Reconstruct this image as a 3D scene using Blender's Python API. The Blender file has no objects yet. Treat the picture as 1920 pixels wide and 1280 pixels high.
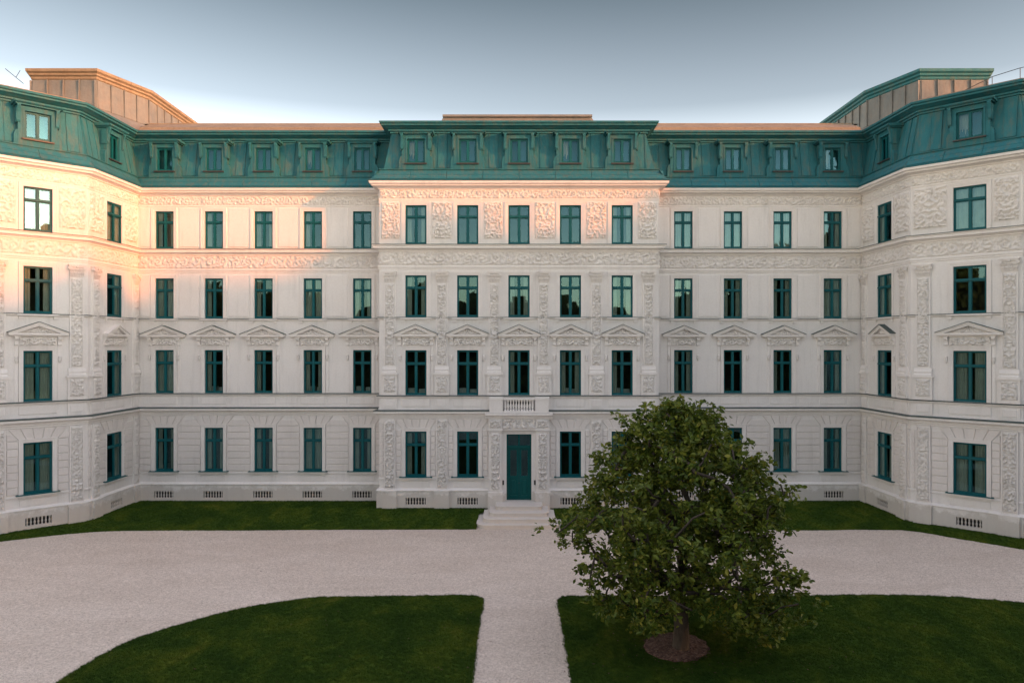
import bpy, bmesh, math, random
import numpy as np
from mathutils import Vector, Matrix
from mathutils.geometry import delaunay_2d_cdt

R = math.radians
rng = random.Random(7)
nrng = np.random.default_rng(11)
scene = bpy.context.scene
COL = scene.collection

# ------------------------------------------------------------------ camera
CAM = (0.0, -52.8, 10.9)
cd = bpy.data.cameras.new("camera")
cam = bpy.data.objects.new("camera", cd)
COL.objects.link(cam)
cam.location = CAM
cam.rotation_euler = (R(90), 0, 0)
cd.sensor_width = 36.0
cd.lens = 26.25
cd.shift_x = -12 / 1920
cd.shift_y = 8 / 1920
cd.clip_start = 0.3
cd.clip_end = 4000
scene.camera = cam

# ------------------------------------------------------------------ light
SUN_AZ = R(62)      # angle of the sun from the courtyard axis, towards the right
SUN_EL = R(10.5)
sd = Vector((math.sin(SUN_AZ) * math.cos(SUN_EL), -math.cos(SUN_AZ) * math.cos(SUN_EL), math.sin(SUN_EL)))
world = bpy.data.worlds.new("World")
scene.world = world
world.use_nodes = True
wn = world.node_tree.nodes
wl = world.node_tree.links
wn.clear()
sky = wn.new("ShaderNodeTexSky")
sky.sky_type = 'NISHITA'
sky.sun_disc = False
sky.sun_elevation = SUN_EL
sky.sun_rotation = math.atan2(sd.x, sd.y)
sky.altitude = 200
sky.air_density = 1.0
sky.dust_density = 1.0
sky.ozone_density = 1.5
hs = wn.new("ShaderNodeHueSaturation")
hs.inputs['Saturation'].default_value = 0.50
bgn = wn.new("ShaderNodeBackground")
bgn.inputs['Strength'].default_value = 0.15
wout = wn.new("ShaderNodeOutputWorld")
# evening haze: the clear sky pales towards the horizon; overhead it is lifted as added fill; same all the way round
tcg = wn.new("ShaderNodeTexCoord")
spx = wn.new("ShaderNodeSeparateXYZ")
hz = wn.new("ShaderNodeValToRGB")
el = hz.color_ramp.elements
HAZE_FILL = [(0.0, (4.0, 2.85, 1.9)), (0.12, (3.5, 2.85, 2.3)), (0.22, (2.0, 1.88, 1.75)), (0.30, (0.80, 0.80, 0.78)), (0.43, (0.34, 0.38, 0.38)), (0.55, (0.95, 0.87, 0.82)), (0.75, (2.3, 1.98, 1.84)), (1.0, (3.45, 2.88, 2.68))]
el[0].position, el[0].color = HAZE_FILL[0][0], (*[c / 4 for c in HAZE_FILL[0][1]], 1)
el[1].position, el[1].color = HAZE_FILL[-1][0], (*[c / 4 for c in HAZE_FILL[-1][1]], 1)
for p_, c_ in HAZE_FILL[1:-1]:
    q_ = el.new(p_)
    q_.color = (*[c / 4 for c in c_], 1)
vm = wn.new("ShaderNodeVectorMath")
vm.operation = 'MULTIPLY'
vm2 = wn.new("ShaderNodeVectorMath")
vm2.operation = 'SCALE'
vm2.inputs['Scale'].default_value = 4.0
wl.new(tcg.outputs['Generated'], spx.inputs[0])
wl.new(spx.outputs[2], hz.inputs[0])
wl.new(sky.outputs[0], hs.inputs['Color'])
wl.new(hs.outputs[0], vm.inputs[0])
wl.new(hz.outputs[0], vm.inputs[1])
wl.new(vm.outputs[0], vm2.inputs[0])
wl.new(vm2.outputs[0], bgn.inputs['Color'])
wl.new(bgn.outputs[0], wout.inputs[0])

sl = bpy.data.lights.new("sun", 'SUN')
sl.energy = 3.0
sl.angle = R(1.2)
sl.color = (0.80, 0.175, 0.0)
so = bpy.data.objects.new("sun", sl)
COL.objects.link(so)
so.rotation_euler = sd.to_track_quat('Z', 'Y').to_euler()
so.location = sd * 100

vs = scene.view_settings
vs.view_transform = 'Standard'
vs.look = 'None'
vs.exposure = 1.08
vs.gamma = 1.0
vs.use_curve_mapping = False
try:
    scene.cycles.max_bounces = 8
    scene.cycles.transparent_max_bounces = 12
except Exception:
    pass


# ------------------------------------------------------------------ materials
class NT:
    def __init__(s, name):
        s.m = bpy.data.materials.new(name)
        s.m.use_nodes = True
        s.n = s.m.node_tree.nodes
        s.l = s.m.node_tree.links
        s.b = s.n["Principled BSDF"]
        s.out = s.n["Material Output"]

    def new(s, t, **k):
        n = s.n.new(t)
        for a, b in k.items():
            setattr(n, a, b)
        return n

    def noise(s, scale, detail=4, rough=0.6, vec=None, dist=0.0):
        n = s.new("ShaderNodeTexNoise")
        n.inputs['Scale'].default_value = scale
        n.inputs['Detail'].default_value = detail
        n.inputs['Roughness'].default_value = rough
        n.inputs['Distortion'].default_value = dist
        s.l.new(vec if vec is not None else s.pos(), n.inputs['Vector'])
        return n.outputs['Fac']

    def pos(s):
        if not hasattr(s, '_pos'):
            s._pos = s.new("ShaderNodeNewGeometry").outputs['Position']
        return s._pos

    def mapv(s, scale):
        n = s.new("ShaderNodeMapping")
        n.inputs['Scale'].default_value = scale
        s.l.new(s.pos(), n.inputs['Vector'])
        return n.outputs[0]

    def ramp(s, fac, stops):
        n = s.new("ShaderNodeValToRGB")
        e = n.color_ramp.elements
        e[0].position, e[0].color = stops[0][0], (*stops[0][1], 1)
        e[1].position, e[1].color = stops[-1][0], (*stops[-1][1], 1)
        for p, c in stops[1:-1]:
            x = e.new(p)
            x.color = (*c, 1)
        s.l.new(fac, n.inputs[0])
        return n.outputs[0]

    def mix(s, fac, a, b, mode='MIX'):
        n = s.new("ShaderNodeMix", data_type='RGBA', blend_type=mode)
        for sock, v in ((n.inputs[0], fac), (n.inputs[6], a), (n.inputs[7], b)):
            if isinstance(v, (int, float)):
                sock.default_value = v
            elif isinstance(v, tuple):
                sock.default_value = (*v, 1)
            else:
                s.l.new(v, sock)
        return n.outputs[2]

    def bump(s, h, strength=0.3, dist=0.02):
        n = s.new("ShaderNodeBump")
        n.inputs['Strength'].default_value = strength
        n.inputs['Distance'].default_value = dist
        s.l.new(h, n.inputs['Height'])
        s.l.new(n.outputs[0], s.b.inputs['Normal'])

    def col(s, c):
        if isinstance(c, tuple):
            s.b.inputs['Base Color'].default_value = (*c, 1)
        else:
            s.l.new(c, s.b.inputs['Base Color'])

    def set(s, rough=None, metal=None, spec=None):
        if rough is not None:
            s.b.inputs['Roughness'].default_value = rough
        if metal is not None:
            s.b.inputs['Metallic'].default_value = metal
        if spec is not None:
            s.b.inputs['Specular IOR Level'].default_value = spec


def mat_plaster(name, c1, c2, bump=0.35, stain=0.5):
    m = NT(name)
    big = m.noise(0.35, 5, 0.6)
    streak = m.noise(1.0, 6, 0.65, m.mapv((2.2, 2.2, 0.22)))
    fine = m.noise(9, 4, 0.7)
    c = m.ramp(big, [(0.3, c1), (0.7, c2)])
    st = m.ramp(streak, [(0.52, (0, 0, 0)), (0.82, (stain * .9, stain * .9, stain * .9))])
    c = m.mix(st, c, tuple(x * 0.66 for x in c2))
    fc = m.ramp(fine, [(0.25, (0.93, 0.92, 0.91)), (0.7, (1.0, 1.0, 1.0))])
    c = m.mix(1.0, c, fc, 'MULTIPLY')
    sp_ = m.new("ShaderNodeSeparateXYZ")
    m.l.new(m.pos(), sp_.inputs[0])
    ad = m.new("ShaderNodeMath", operation='MULTIPLY_ADD')
    m.l.new(m.noise(1.6, 5, 0.7), ad.inputs[0])
    ad.inputs[1].default_value = -1.6
    m.l.new(sp_.outputs[2], ad.inputs[2])
    splash = m.ramp(ad.outputs[0], [(0.0, (.45, .45, .45)), (0.25, (0, 0, 0))])
    c = m.mix(splash, c, (0.42, 0.38, 0.33))
    m.col(c)
    m.set(rough=0.85, spec=0.25)
    m.bump(m.noise(14, 6, 0.75), bump, 0.03)
    return m.m


M = {}
M['plaster'] = mat_plaster('plaster', (0.85, 0.825, 0.805), (0.80, 0.775, 0.755))
M['plaster_trim'] = mat_plaster('plaster_trim', (0.86, 0.83, 0.81), (0.79, 0.76, 0.735), 0.2, 0.4)
M['relief'] = mat_plaster('relief_plaster', (0.84, 0.81, 0.785), (0.77, 0.735, 0.71), 0.8, 0.6)
M['block'] = mat_plaster('rusticated_plaster', (0.80, 0.76, 0.735), (0.73, 0.69, 0.665), 0.3, 0.6)
M['step'] = mat_plaster('step_stone', (0.86, 0.82, 0.79), (0.80, 0.76, 0.73), 0.3, 0.5)


def mat_teal_metal(name, a, b, c_rust, rust=0.5, rough=0.6):
    m = NT(name)
    n1 = m.noise(0.8, 6, 0.65)
    n2 = m.noise(1.4, 6, 0.7, m.mapv((2.6, 2.6, 0.35)))
    c = m.ramp(n1, [(0.3, a), (0.7, b)])
    r = m.ramp(n2, [(0.47, (0.12 * rust, 0.12 * rust, 0.12 * rust)), (0.72, (rust, rust, rust))])
    c = m.mix(r, c, c_rust)
    m.col(c)
    m.set(rough=rough, spec=0.18)
    m.bump(m.noise(2.6, 5, 0.6), 0.6, 0.06)
    return m.m


M['roof'] = mat_teal_metal('painted_sheet_metal', (0.010, 0.125, 0.155), (0.020, 0.155, 0.185), (0.17, 0.125, 0.06), 0.42)
M['roof_panel'] = mat_teal_metal('roof_sheet_panel', (0.012, 0.135, 0.165), (0.026, 0.17, 0.20), (0.19, 0.135, 0.065), 0.42)
M['roof_top'] = mat_teal_metal('bare_zinc_and_sunlit_sheet', (0.21, 0.17, 0.125), (0.30, 0.235, 0.165), (0.16, 0.10, 0.055), 0.6)
M['lead'] = mat_teal_metal('grey_lead_sheet', (0.13, 0.155, 0.165), (0.22, 0.215, 0.20), (0.15, 0.10, 0.065), 0.35)
M['flash'] = mat_teal_metal('ledge_flashing', (0.04, 0.085, 0.085), (0.10, 0.12, 0.115), (0.12, 0.10, 0.08), 0.5)
M['frame'] = mat_teal_metal('window_paint', (0.002, 0.085, 0.10), (0.004, 0.105, 0.12), (0.02, 0.11, 0.12), 0.3, 0.42)
M['door'] = mat_teal_metal('door_paint', (0.001, 0.07, 0.07), (0.003, 0.09, 0.09), (0.01, 0.09, 0.09), 0.3, 0.4)


def mat_simple(name, c, rough=0.7, nz=12, var=0.25, metal=0.0, bump=0.2):
    m = NT(name)
    n = m.noise(nz, 4)
    m.col(m.ramp(n, [(0.3, tuple(x * (1 - var) for x in c)), (0.7, tuple(min(1, x * (1 + var)) for x in c))]))
    m.set(rough=rough, metal=metal)
    m.bump(n, bump, 0.01)
    return m.m


M['room'] = mat_simple('dark_room', (0.045, 0.035, 0.028), 0.9, 1.0, 0.5)
M['curtain'] = mat_simple('curtain_cloth', (0.46, 0.46, 0.40), 0.9, 2.0, 0.12)
M['dark_back'] = mat_simple('dark_backing', (0.03, 0.03, 0.028), 0.9)
M['black'] = mat_simple('black_metal', (0.03, 0.03, 0.03), 0.5)
M['chairs'] = mat_simple('white_furniture', (0.6, 0.6, 0.57), 0.8)


def mat_glass():
    m = NT('window_glass')
    m.n.remove(m.b)
    g = m.new("ShaderNodeBsdfGlossy")
    g.inputs['Roughness'].default_value = 0.015
    g.inputs['Color'].default_value = (0.42, 0.86, 1.0, 1)
    t = m.new("ShaderNodeBsdfTransparent")
    t.inputs['Color'].default_value = (0.62, 0.72, 0.70, 1)
    lw = m.new("ShaderNodeFresnel")
    lw.inputs['IOR'].default_value = 1.75
    mth = m.new("ShaderNodeMath", operation='MULTIPLY_ADD')
    mth.inputs[1].default_value = 0.5
    mth.inputs[2].default_value = 0.035
    m.l.new(lw.outputs[0], mth.inputs[0])
    cl = m.new("ShaderNodeClamp")
    m.l.new(mth.outputs[0], cl.inputs[0])
    mx = m.new("ShaderNodeMixShader")
    m.l.new(cl.outputs[0], mx.inputs[0])
    m.l.new(t.outputs[0], mx.inputs[1])
    m.l.new(g.outputs[0], mx.inputs[2])
    m.l.new(mx.outputs[0], m.out.inputs[0])
    return m.m


M['glass'] = mat_glass()


def mat_gravel():
    m = NT('fine_gravel')
    v = m.new("ShaderNodeTexVoronoi")
    v.inputs['Scale'].default_value = 26
    m.l.new(m.pos(), v.inputs['Vector'])
    bigs = m.noise(0.22, 6, 0.62, m.mapv((0.7, 1.6, 1)))
    mid = m.noise(2.2, 5, 0.7)
    c = m.ramp(bigs, [(0.25, (0.58, 0.49, 0.415)), (0.5, (0.69, 0.60, 0.52)), (0.75, (0.76, 0.675, 0.60))])
    c = m.mix(0.55, c, m.ramp(v.outputs['Color'], [(0.0, (0.22, 0.175, 0.145)), (0.5, (0.70, 0.61, 0.545)), (1.0, (0.94, 0.87, 0.80))]))
    c = m.mix(m.ramp(mid, [(0.60, (0, 0, 0)), (0.78, (0.35, 0.35, 0.35))]), c, (0.30, 0.25, 0.22))
    trk = m.noise(1.0, 5, 0.6, m.mapv((0.22, 0.5, 1)), 0.8)
    c = m.mix(m.ramp(trk, [(0.45, (0, 0, 0)), (0.75, (0.28, 0.28, 0.28))]), c, (0.48, 0.39, 0.32))
    grit = m.noise(6.5, 3, 0.8)
    c = m.mix(1.0, c, m.ramp(grit, [(0.3, (0.82, 0.81, 0.80)), (0.7, (1.08, 1.07, 1.06))]), 'MULTIPLY')
    m.col(c)
    m.set(rough=0.95, spec=0.15)
    m.bump(v.outputs['Distance'], 0.9, 0.03)
    return m.m


M['gravel'] = mat_gravel()


def grass_color(m, vec_scale=1.0):
    patch = m.noise(0.55, 5, 0.62, m.mapv((1.0, 0.65, 1.0)), 0.6)
    fine = m.noise(5.0, 4, 0.7)
    c = m.ramp(patch, [(0.32, (0.030, 0.072, 0.010)), (0.50, (0.050, 0.098, 0.012)), (0.64, (0.090, 0.135, 0.015)), (0.78, (0.17, 0.175, 0.026))])
    c2 = m.ramp(fine, [(0.3, (0.6, 0.62, 0.6)), (0.7, (1.15, 1.1, 1.0))])
    return m.mix(1.0, c, c2, 'MULTIPLY')


def mat_grass():
    m = NT('lawn_turf')
    m.col(grass_color(m))
    m.set(rough=0.95, spec=0.1)
    m.bump(m.noise(30, 4, 0.8), 1.0, 0.05)
    return m.m


def mat_blade():
    m = NT('grass_blade')
    m.col(grass_color(m))
    m.set(rough=0.8, spec=0.12)
    return m.m


M['turf'] = mat_grass()
M['blade'] = mat_blade()


def mat_leaf(name, stops):
    m = NT(name)
    g = m.new("ShaderNodeNewGeometry")
    clump = m.noise(0.9, 3, 0.6)
    base = m.ramp(g.outputs['Random Per Island'], stops)
    c = m.mix(m.ramp(clump, [(0.45, (0, 0, 0)), (0.7, (0.6, 0.6, 0.6))]), base, (0.15, 0.165, 0.018))
    m.col(c)
    m.set(rough=0.5, spec=0.3)
    tr = m.new("ShaderNodeBsdfTranslucent")
    m.l.new(c, tr.inputs[0])
    mx = m.new("ShaderNodeMixShader")
    mx.inputs[0].default_value = 0.25
    m.l.new(m.b.outputs[0], mx.inputs[1])
    m.l.new(tr.outputs[0], mx.inputs[2])
    m.l.new(mx.outputs[0], m.out.inputs[0])
    return m.m


M['leaf'] = mat_leaf('oak_leaf', [(0.0, (0.035, 0.066, 0.010)), (0.5, (0.095, 0.145, 0.016)), (0.85, (0.17, 0.205, 0.024)), (1.0, (0.26, 0.24, 0.035))])
M['far_leaf'] = mat_leaf('wood_leaf', [(0.0, (0.06, 0.07, 0.015)), (1.0, (0.16, 0.14, 0.03))])


def mat_bark():
    m = NT('bark')
    n = m.noise(5, 6, 0.7, m.mapv((2.5, 2.5, 0.6)))
    m.col(m.ramp(n, [(0.3, (0.035, 0.026, 0.020)), (0.7, (0.10, 0.078, 0.060))]))
    m.set(rough=0.95)
    m.bump(n, 1.0, 0.04)
    return m.m


M['bark'] = mat_bark()


def mat_mulch():
    m = NT('bark_mulch')
    v = m.new("ShaderNodeTexVoronoi")
    v.inputs['Scale'].default_value = 14
    m.l.new(m.pos(), v.inputs['Vector'])
    m.col(m.ramp(v.outputs['Color'], [(0.0, (0.05, 0.025, 0.018)), (0.6, (0.14, 0.075, 0.055)), (1.0, (0.24, 0.15, 0.11))]))
    m.set(rough=0.95)
    m.bump(v.outputs['Distance'], 1.0, 0.05)
    return m.m


M['mulch'] = mat_mulch()


# ------------------------------------------------------------------ mesh helpers
class MB:
    def __init__(s):
        s.v = []
        s.f = []

    def poly(s, pts):
        i = len(s.v)
        s.v += [tuple(p) for p in pts]
        s.f.append(tuple(range(i, i + len(pts))))

    def box(s, x0, x1, y0, y1, z0, z1):
        i = len(s.v)
        s.v += [(x0, y0, z0), (x1, y0, z0), (x1, y1, z0), (x0, y1, z0), (x0, y0, z1), (x1, y0, z1), (x1, y1, z1), (x0, y1, z1)]
        for q in ((0, 3, 2, 1), (4, 5, 6, 7), (0, 1, 5, 4), (1, 2, 6, 5), (2, 3, 7, 6), (3, 0, 4, 7)):
            s.f.append(tuple(i + k for k in q))

    def cham(s, x0, x1, z0, z1, y0, y1, c):
        """block on a wall: front at y0 (smaller y is outwards), back at y1, front edges chamfered by c"""
        s.prism([(x0, z0), (x1, z0), (x1, z1), (x0, z1)], y0, y1, c)

    def prism(s, pts, y0, y1, c=0.0):
        """polygon in x,z (counter-clockwise seen from the front), extruded from y0 (front) to y1 (back)"""
        n = len(pts)
        i = len(s.v)
        if c > 0:
            cx = sum(p[0] for p in pts) / n
            cz = sum(p[1] for p in pts) / n
            fr = []
            for k in range(n):
                a = Vector(pts[k - 1]); b = Vector(pts[k]); d = Vector(pts[(k + 1) % n])
                e1 = (a - b).normalized(); e2 = (d - b).normalized()
                sn = abs(e1.x * e2.y - e1.y * e2.x)
                p = b + (e1 + e2) * (c / max(sn, 0.35))
                fr.append((p.x, p.y))
            s.v += [(x, y0, z) for x, z in fr]
            s.v += [(x, y0 + c * 0.8, z) for x, z in pts]
            s.v += [(x, y1, z) for x, z in pts]
            s.f.append(tuple(range(i, i + n)))
            for r in range(2):
                for k in range(n):
                    a = i + r * n + k; b = i + r * n + (k + 1) % n
                    s.f.append((a, a + n, b + n, b))
        else:
            s.v += [(x, y0, z) for x, z in pts]
            s.v += [(x, y1, z) for x, z in pts]
            s.f.append(tuple(range(i, i + n)))
            for k in range(n):
                a = i + k; b = i + (k + 1) % n
                s.f.append((a, a + n, b + n, b))

    def side(s, prof, x0, x1):
        """profile in (y,z), extruded along x"""
        n = len(prof)
        i = len(s.v)
        s.v += [(x0, y, z) for y, z in prof] + [(x1, y, z) for y, z in prof]
        s.f.append(tuple(range(i, i + n)))
        s.f.append(tuple(range(i + 2 * n - 1, i + n - 1, -1)))
        for k in range(n):
            a = i + k; b = i + (k + 1) % n
            s.f.append((a, a + n, b + n, b))

    def lathe(s, prof, cx, cy, n=8):
        i = len(s.v)
        for r, z in prof:
            for k in range(n):
                a = 2 * math.pi * k / n
                s.v.append((cx + r * math.cos(a), cy + r * math.sin(a), z))
        for j in range(len(prof) - 1):
            for k in range(n):
                a = i + j * n + k; b = i + j * n + (k + 1) % n
                s.f.append((a, b, b + n, a + n))

    def tube(s, pts, rad, n=6):
        i = len(s.v)
        P = [Vector(p) for p in pts]
        rr = rad if isinstance(rad, (list, tuple)) else [rad] * len(P)
        for k, p in enumerate(P):
            d = (P[min(k + 1, len(P) - 1)] - P[max(k - 1, 0)]).normalized()
            a = d.orthogonal().normalized() if abs(d.z) > 0.9 else d.cross(Vector((0, 0, 1))).normalized()
            b = d.cross(a)
            for j in range(n):
                t = 2 * math.pi * j / n
                s.v.append(tuple(p + (a * math.cos(t) + b * math.sin(t)) * rr[k]))
        for k in range(len(P) - 1):
            for j in range(n):
                a = i + k * n + j; b = i + k * n + (j + 1) % n
                s.f.append((a, b, b + n, a + n))
        s.f.append(tuple(range(i + n - 1, i - 1, -1)))
        e = i + (len(P) - 1) * n
        s.f.append(tuple(range(e, e + n)))

    def mesh(s, name, mat, smooth=False, fix=True):
        me = bpy.data.meshes.new(name)
        me.from_pydata(s.v, [], s.f)
        if fix:
            b = bmesh.new()
            b.from_mesh(me)
            bmesh.ops.recalc_face_normals(b, faces=b.faces)
            b.to_mesh(me)
            b.free()
        me.materials.append(mat)
        if smooth:
            me.polygons.foreach_set('use_smooth', [True] * len(me.polygons))
        me.update()
        return me


def add(name, me, parent=None, loc=(0, 0, 0), rz=0.0, **props):
    o = bpy.data.objects.new(name, me)
    COL.objects.link(o)
    o.location = loc
    o.rotation_euler = (0, 0, rz)
    if parent is not None:
        o.parent = parent
    for k, v in props.items():
        o[k] = v
    return o


def empty(name, loc, label=None, cat=None, group=None):
    o = add(name, None, None, loc)
    if label:
        o['label'] = label
        o['category'] = cat
    if group:
        o['group'] = group
    return o


# ------------------------------------------------------------------ plan of the palace front (left to right)
LP3 = (-38.0, -9.78); LP2 = (-30.78, -9.78); LP1 = (-27.0, -6.0); LP0 = (-26.9, 0.0)
CL0 = (-9.41, 0.0); CL1 = (-9.41, -2.3); CR1 = (9.49, -2.3); CR0 = (9.49, 0.0)
RP0 = (24.3, 0.0); RP1 = (24.55, -6.1); RP2 = (28.72, -10.27); RP3 = (36.0, -10.27)
PLAN = [LP3, LP2, LP1, LP0, CL0, CL1, CR1, CR0, RP0, RP1, RP2, RP3]


class Fac:
    def __init__(s, i):
        s.i = i
        a = Vector(PLAN[i]); b = Vector(PLAN[i + 1])
        d = (b - a)
        s.L = d.length
        d.normalize()
        s.o = a
        s.d = d
        s.n = Vector((d.y, -d.x))
        s.th = math.atan2(d.y, d.x)

    def pt(s, u, w, z):
        p = s.o + s.d * u + s.n * w
        return (p.x, p.y, z)

    def ends(s, w):
        """start and end position along the facade of the plane offset outwards by w (mitred)"""
        a = offs(PLAN, w)
        return ((a[s.i] - s.o).dot(s.d), (a[s.i + 1] - s.o).dot(s.d))


def offs(pl, w):
    out = []
    n = len(pl)
    ns = []
    for k in range(n - 1):
        d = (Vector(pl[k + 1]) - Vector(pl[k])).normalized()
        ns.append(Vector((d.y, -d.x)))
    for k in range(n):
        if k == 0:
            m = ns[0]
        elif k == n - 1:
            m = ns[-1]
        else:
            m = (ns[k - 1] + ns[k]) / (1 + ns[k - 1].dot(ns[k]))
        out.append(Vector(pl[k]) + m * w)
    return out


def sweep(name, prof, mat, parent, pl=None, **props):
    pl = pl or PLAN
    b = MB()
    rings = []
    for w, z in prof:
        rings.append([(p.x, p.y, z) for p in offs(pl, w)])
    n = len(pl)
    for r in rings:
        b.v += r
    for j in range(len(prof) - 1):
        for k in range(n - 1):
            a = j * n + k
            b.f.append((a, a + 1, a + 1 + n, a + n))
    return add(name, b.mesh(name, mat, fix=False), parent, **props)


FL = {k: Fac(i) for i, k in enumerate(['LC', 'LA', 'LB', 'LM', 'SL', 'C', 'SR', 'RM', 'RB', 'RA', 'RC'])}
BAYS = {
    'LC': [3.6], 'LA': [2.67], 'LB': [3.0],
    'LM': [1.88, 5.37, 8.88, 12.37, 15.86],
    'C': [2.48, 5.98, 9.45, 12.93, 16.43],
    'RM': [2.17, 5.68, 9.19, 12.74],
    'RB': [3.0], 'RA': [3.24], 'RC': [3.6], 'SL': [], 'SR': []}
WW = {'LC': 1.5, 'LA': 1.52, 'LB': 1.80, 'LM': 1.32, 'C': 1.44, 'RM': 1.32, 'RB': 1.80, 'RA': 1.76, 'RC': 1.7, 'SL': 0, 'SR': 0}
ROWS = [(2.06, 5.12), (7.56, 10.60), (12.84, 15.66), (17.77, 20.40)]
DOOR = (0.47, 4.95, 1.68)

palace = empty('palace', (0, 0, 0), 'long white four-storey palace with carved stucco friezes and teal mansard roof around the courtyard', 'palace')


def clampu(F, w=0.0):
    return F.ends(w)


def grid_wall(b, F, u0, u1, z0, z1, w, ops, depth):
    us = sorted({u0, u1} | {o[0] for o in ops} | {o[1] for o in ops})
    us = [u for u in us if u0 <= u <= u1]
    zs = sorted({z0, z1} | {o[2] for o in ops} | {o[3] for o in ops})
    zs = [z for z in zs if z0 <= z <= z1]
    for i in range(len(us) - 1):
        for j in range(len(zs) - 1):
            cu = (us[i] + us[i + 1]) / 2
            cz = (zs[j] + zs[j + 1]) / 2
            if any(o[0] < cu < o[1] and o[2] < cz < o[3] for o in ops):
                continue
            b.poly([F.pt(us[i], w, zs[j]), F.pt(us[i + 1], w, zs[j]), F.pt(us[i + 1], w, zs[j + 1]), F.pt(us[i], w, zs[j + 1])])
    o_c0 = {(o[0], o[3]): o[2] for o in ops}
    for a0, a1, c0, c1 in ops:
        c0 = max(c0, z0)
        c1m = min(c1, z1)
        w2 = w - depth
        b.poly([F.pt(a0, w, c0), F.pt(a0, w, c1m), F.pt(a0, w2, c1m), F.pt(a0, w2, c0)])
        b.poly([F.pt(a1, w, c0), F.pt(a1, w2, c0), F.pt(a1, w2, c1m), F.pt(a1, w, c1m)])
        if o_c0[(a0, c1)] >= z0:
            b.poly([F.pt(a0, w, c0), F.pt(a0, w2, c0), F.pt(a1, w2, c0), F.pt(a1, w, c0)])
        if c1 <= z1:
            b.poly([F.pt(a0, w, c1), F.pt(a1, w, c1), F.pt(a1, w2, c1), F.pt(a0, w2, c1)])


WALL = {}
PL_W = 0.16
PL_Z = 1.10
room = MB()
for key, F in FL.items():
    b = MB()
    ww = WW[key]
    ops = []
    for k, u in enumerate(BAYS[key]):
        for r, (za, zb) in enumerate(ROWS):
            if key == 'C' and k == 2 and r == 0:
                ops.append((u - DOOR[2] / 2, u + DOOR[2] / 2, DOOR[0], DOOR[1]))
                continue
            ops.append((u - ww / 2, u + ww / 2, za, zb))
    grid_wall(b, F, 0, F.L, PL_Z, 22.0, 0.0, ops, 0.42)
    # rooms behind the openings
    for a0, a1, c0, c1 in ops:
        e = 0.35
        d = 2.2
        P = lambda u, w, z: F.pt(u, w, z)
        x0, x1, y0, y1 = a0 - e, a1 + e, c0 - 0.3, c1 + 0.2
        wa, wb = -0.42, -d
        room.poly([P(x0, wb, y0), P(x1, wb, y0), P(x1, wb, y1), P(x0, wb, y1)])
        room.poly([P(x0, wa, y0), P(x0, wb, y0), P(x0, wb, y1), P(x0, wa, y1)])
        room.poly([P(x1, wa, y0), P(x1, wb, y0), P(x1, wb, y1), P(x1, wa, y1)])
        room.poly([P(x0, wa, y0), P(x1, wa, y0), P(x1, wb, y0), P(x0, wb, y0)])
        room.poly([P(x0, wa, y1), P(x1, wa, y1), P(x1, wb, y1), P(x0, wb, y1)])
        for q0, q1, r0, r1 in ((x0, a0, y0, y1), (a1, x1, y0, y1), (a0, a1, y0, c0), (a0, a1, c1, y1)):
            room.poly([P(q0, wa, r0), P(q1, wa, r0), P(q1, wa, r1), P(q0, wa, r1)])
    WALL[key] = add('wall', b.mesh('wall', M['plaster'], fix=False), palace)
    # plinth with cellar openings
    b = MB()
    e0, e1 = F.ends(PL_W)
    gops = [(u - 0.68, u + 0.68, 0.17, 0.66) for k, u in enumerate(BAYS[key]) if not (key == 'C' and k == 2)]
    if key == 'C':
        gops.append((9.45 - DOOR[2] / 2, 9.45 + DOOR[2] / 2, DOOR[0], DOOR[1]))
    grid_wall(b, F, e0, e1, -1.4, PL_Z, PL_W, gops, 0.3)
    WALL[key + 'p'] = add('plinth', b.mesh('plinth', M['plaster'], fix=False), palace)
add('interior', room.mesh('interior', M['room'], fix=False), palace, kind='stuff')

# plinth cap, and the horizontal mouldings that run round the whole front
sweep('plinth_moulding', [(PL_W, 1.10), (PL_W + 0.05, 1.12), (PL_W + 0.05, 1.17), (0.08, 1.25), (0.0, 1.28)], M['plaster_trim'], palace, pl=PLAN[:6] + [(-1.3, -2.3)])
sweep('plinth_moulding', [(PL_W, 1.10), (PL_W + 0.05, 1.12), (PL_W + 0.05, 1.17), (0.08, 1.25), (0.0, 1.28)], M['plaster_trim'], palace, pl=[(1.38, -2.3)] + PLAN[6:])
sweep('sill_course', [(0.0, 1.86), (0.05, 1.88), (0.05, 1.97), (0.0, 2.0)], M['plaster_trim'], palace, pl=PLAN[:6] + [(-1.3, -2.3)])
sweep('sill_course', [(0.0, 1.86), (0.05, 1.88), (0.05, 1.97), (0.0, 2.0)], M['plaster_trim'], palace, pl=[(1.38, -2.3)] + PLAN[6:])
sweep('ledge_cornice', [(0.0, 5.98), (0.05, 6.0), (0.05, 6.10), (0.10, 6.14), (0.10, 6.22), (0.22, 6.32), (0.34, 6.36), (0.34, 6.50), (0.30, 6.52)], M['plaster_trim'], palace)
sweep('ledge_flashing', [(0.37, 6.49), (0.37, 6.525), (0.0, 6.60)], M['flash'], palace)
sweep('apron_moulding', [(0.0, 6.70), (0.05, 6.70), (0.05, 6.62), (0.08, 6.58)], M['plaster_trim'], palace)
sweep('sill_cornice', [(0.0, 7.34), (0.04, 7.36), (0.04, 7.40), (0.14, 7.44), (0.14, 7.50)], M['plaster_trim'], palace)
sweep('sill_flashing', [(0.17, 7.495), (0.17, 7.53), (0.0, 7.56)], M['flash'], palace)
sweep('string_course', [(0.0, 12.66), (0.04, 12.68), (0.12, 12.73), (0.12, 12.79)], M['plaster_trim'], palace)
sweep('string_flashing', [(0.15, 12.785), (0.15, 12.815), (0.0, 12.84)], M['flash'], palace)
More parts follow.
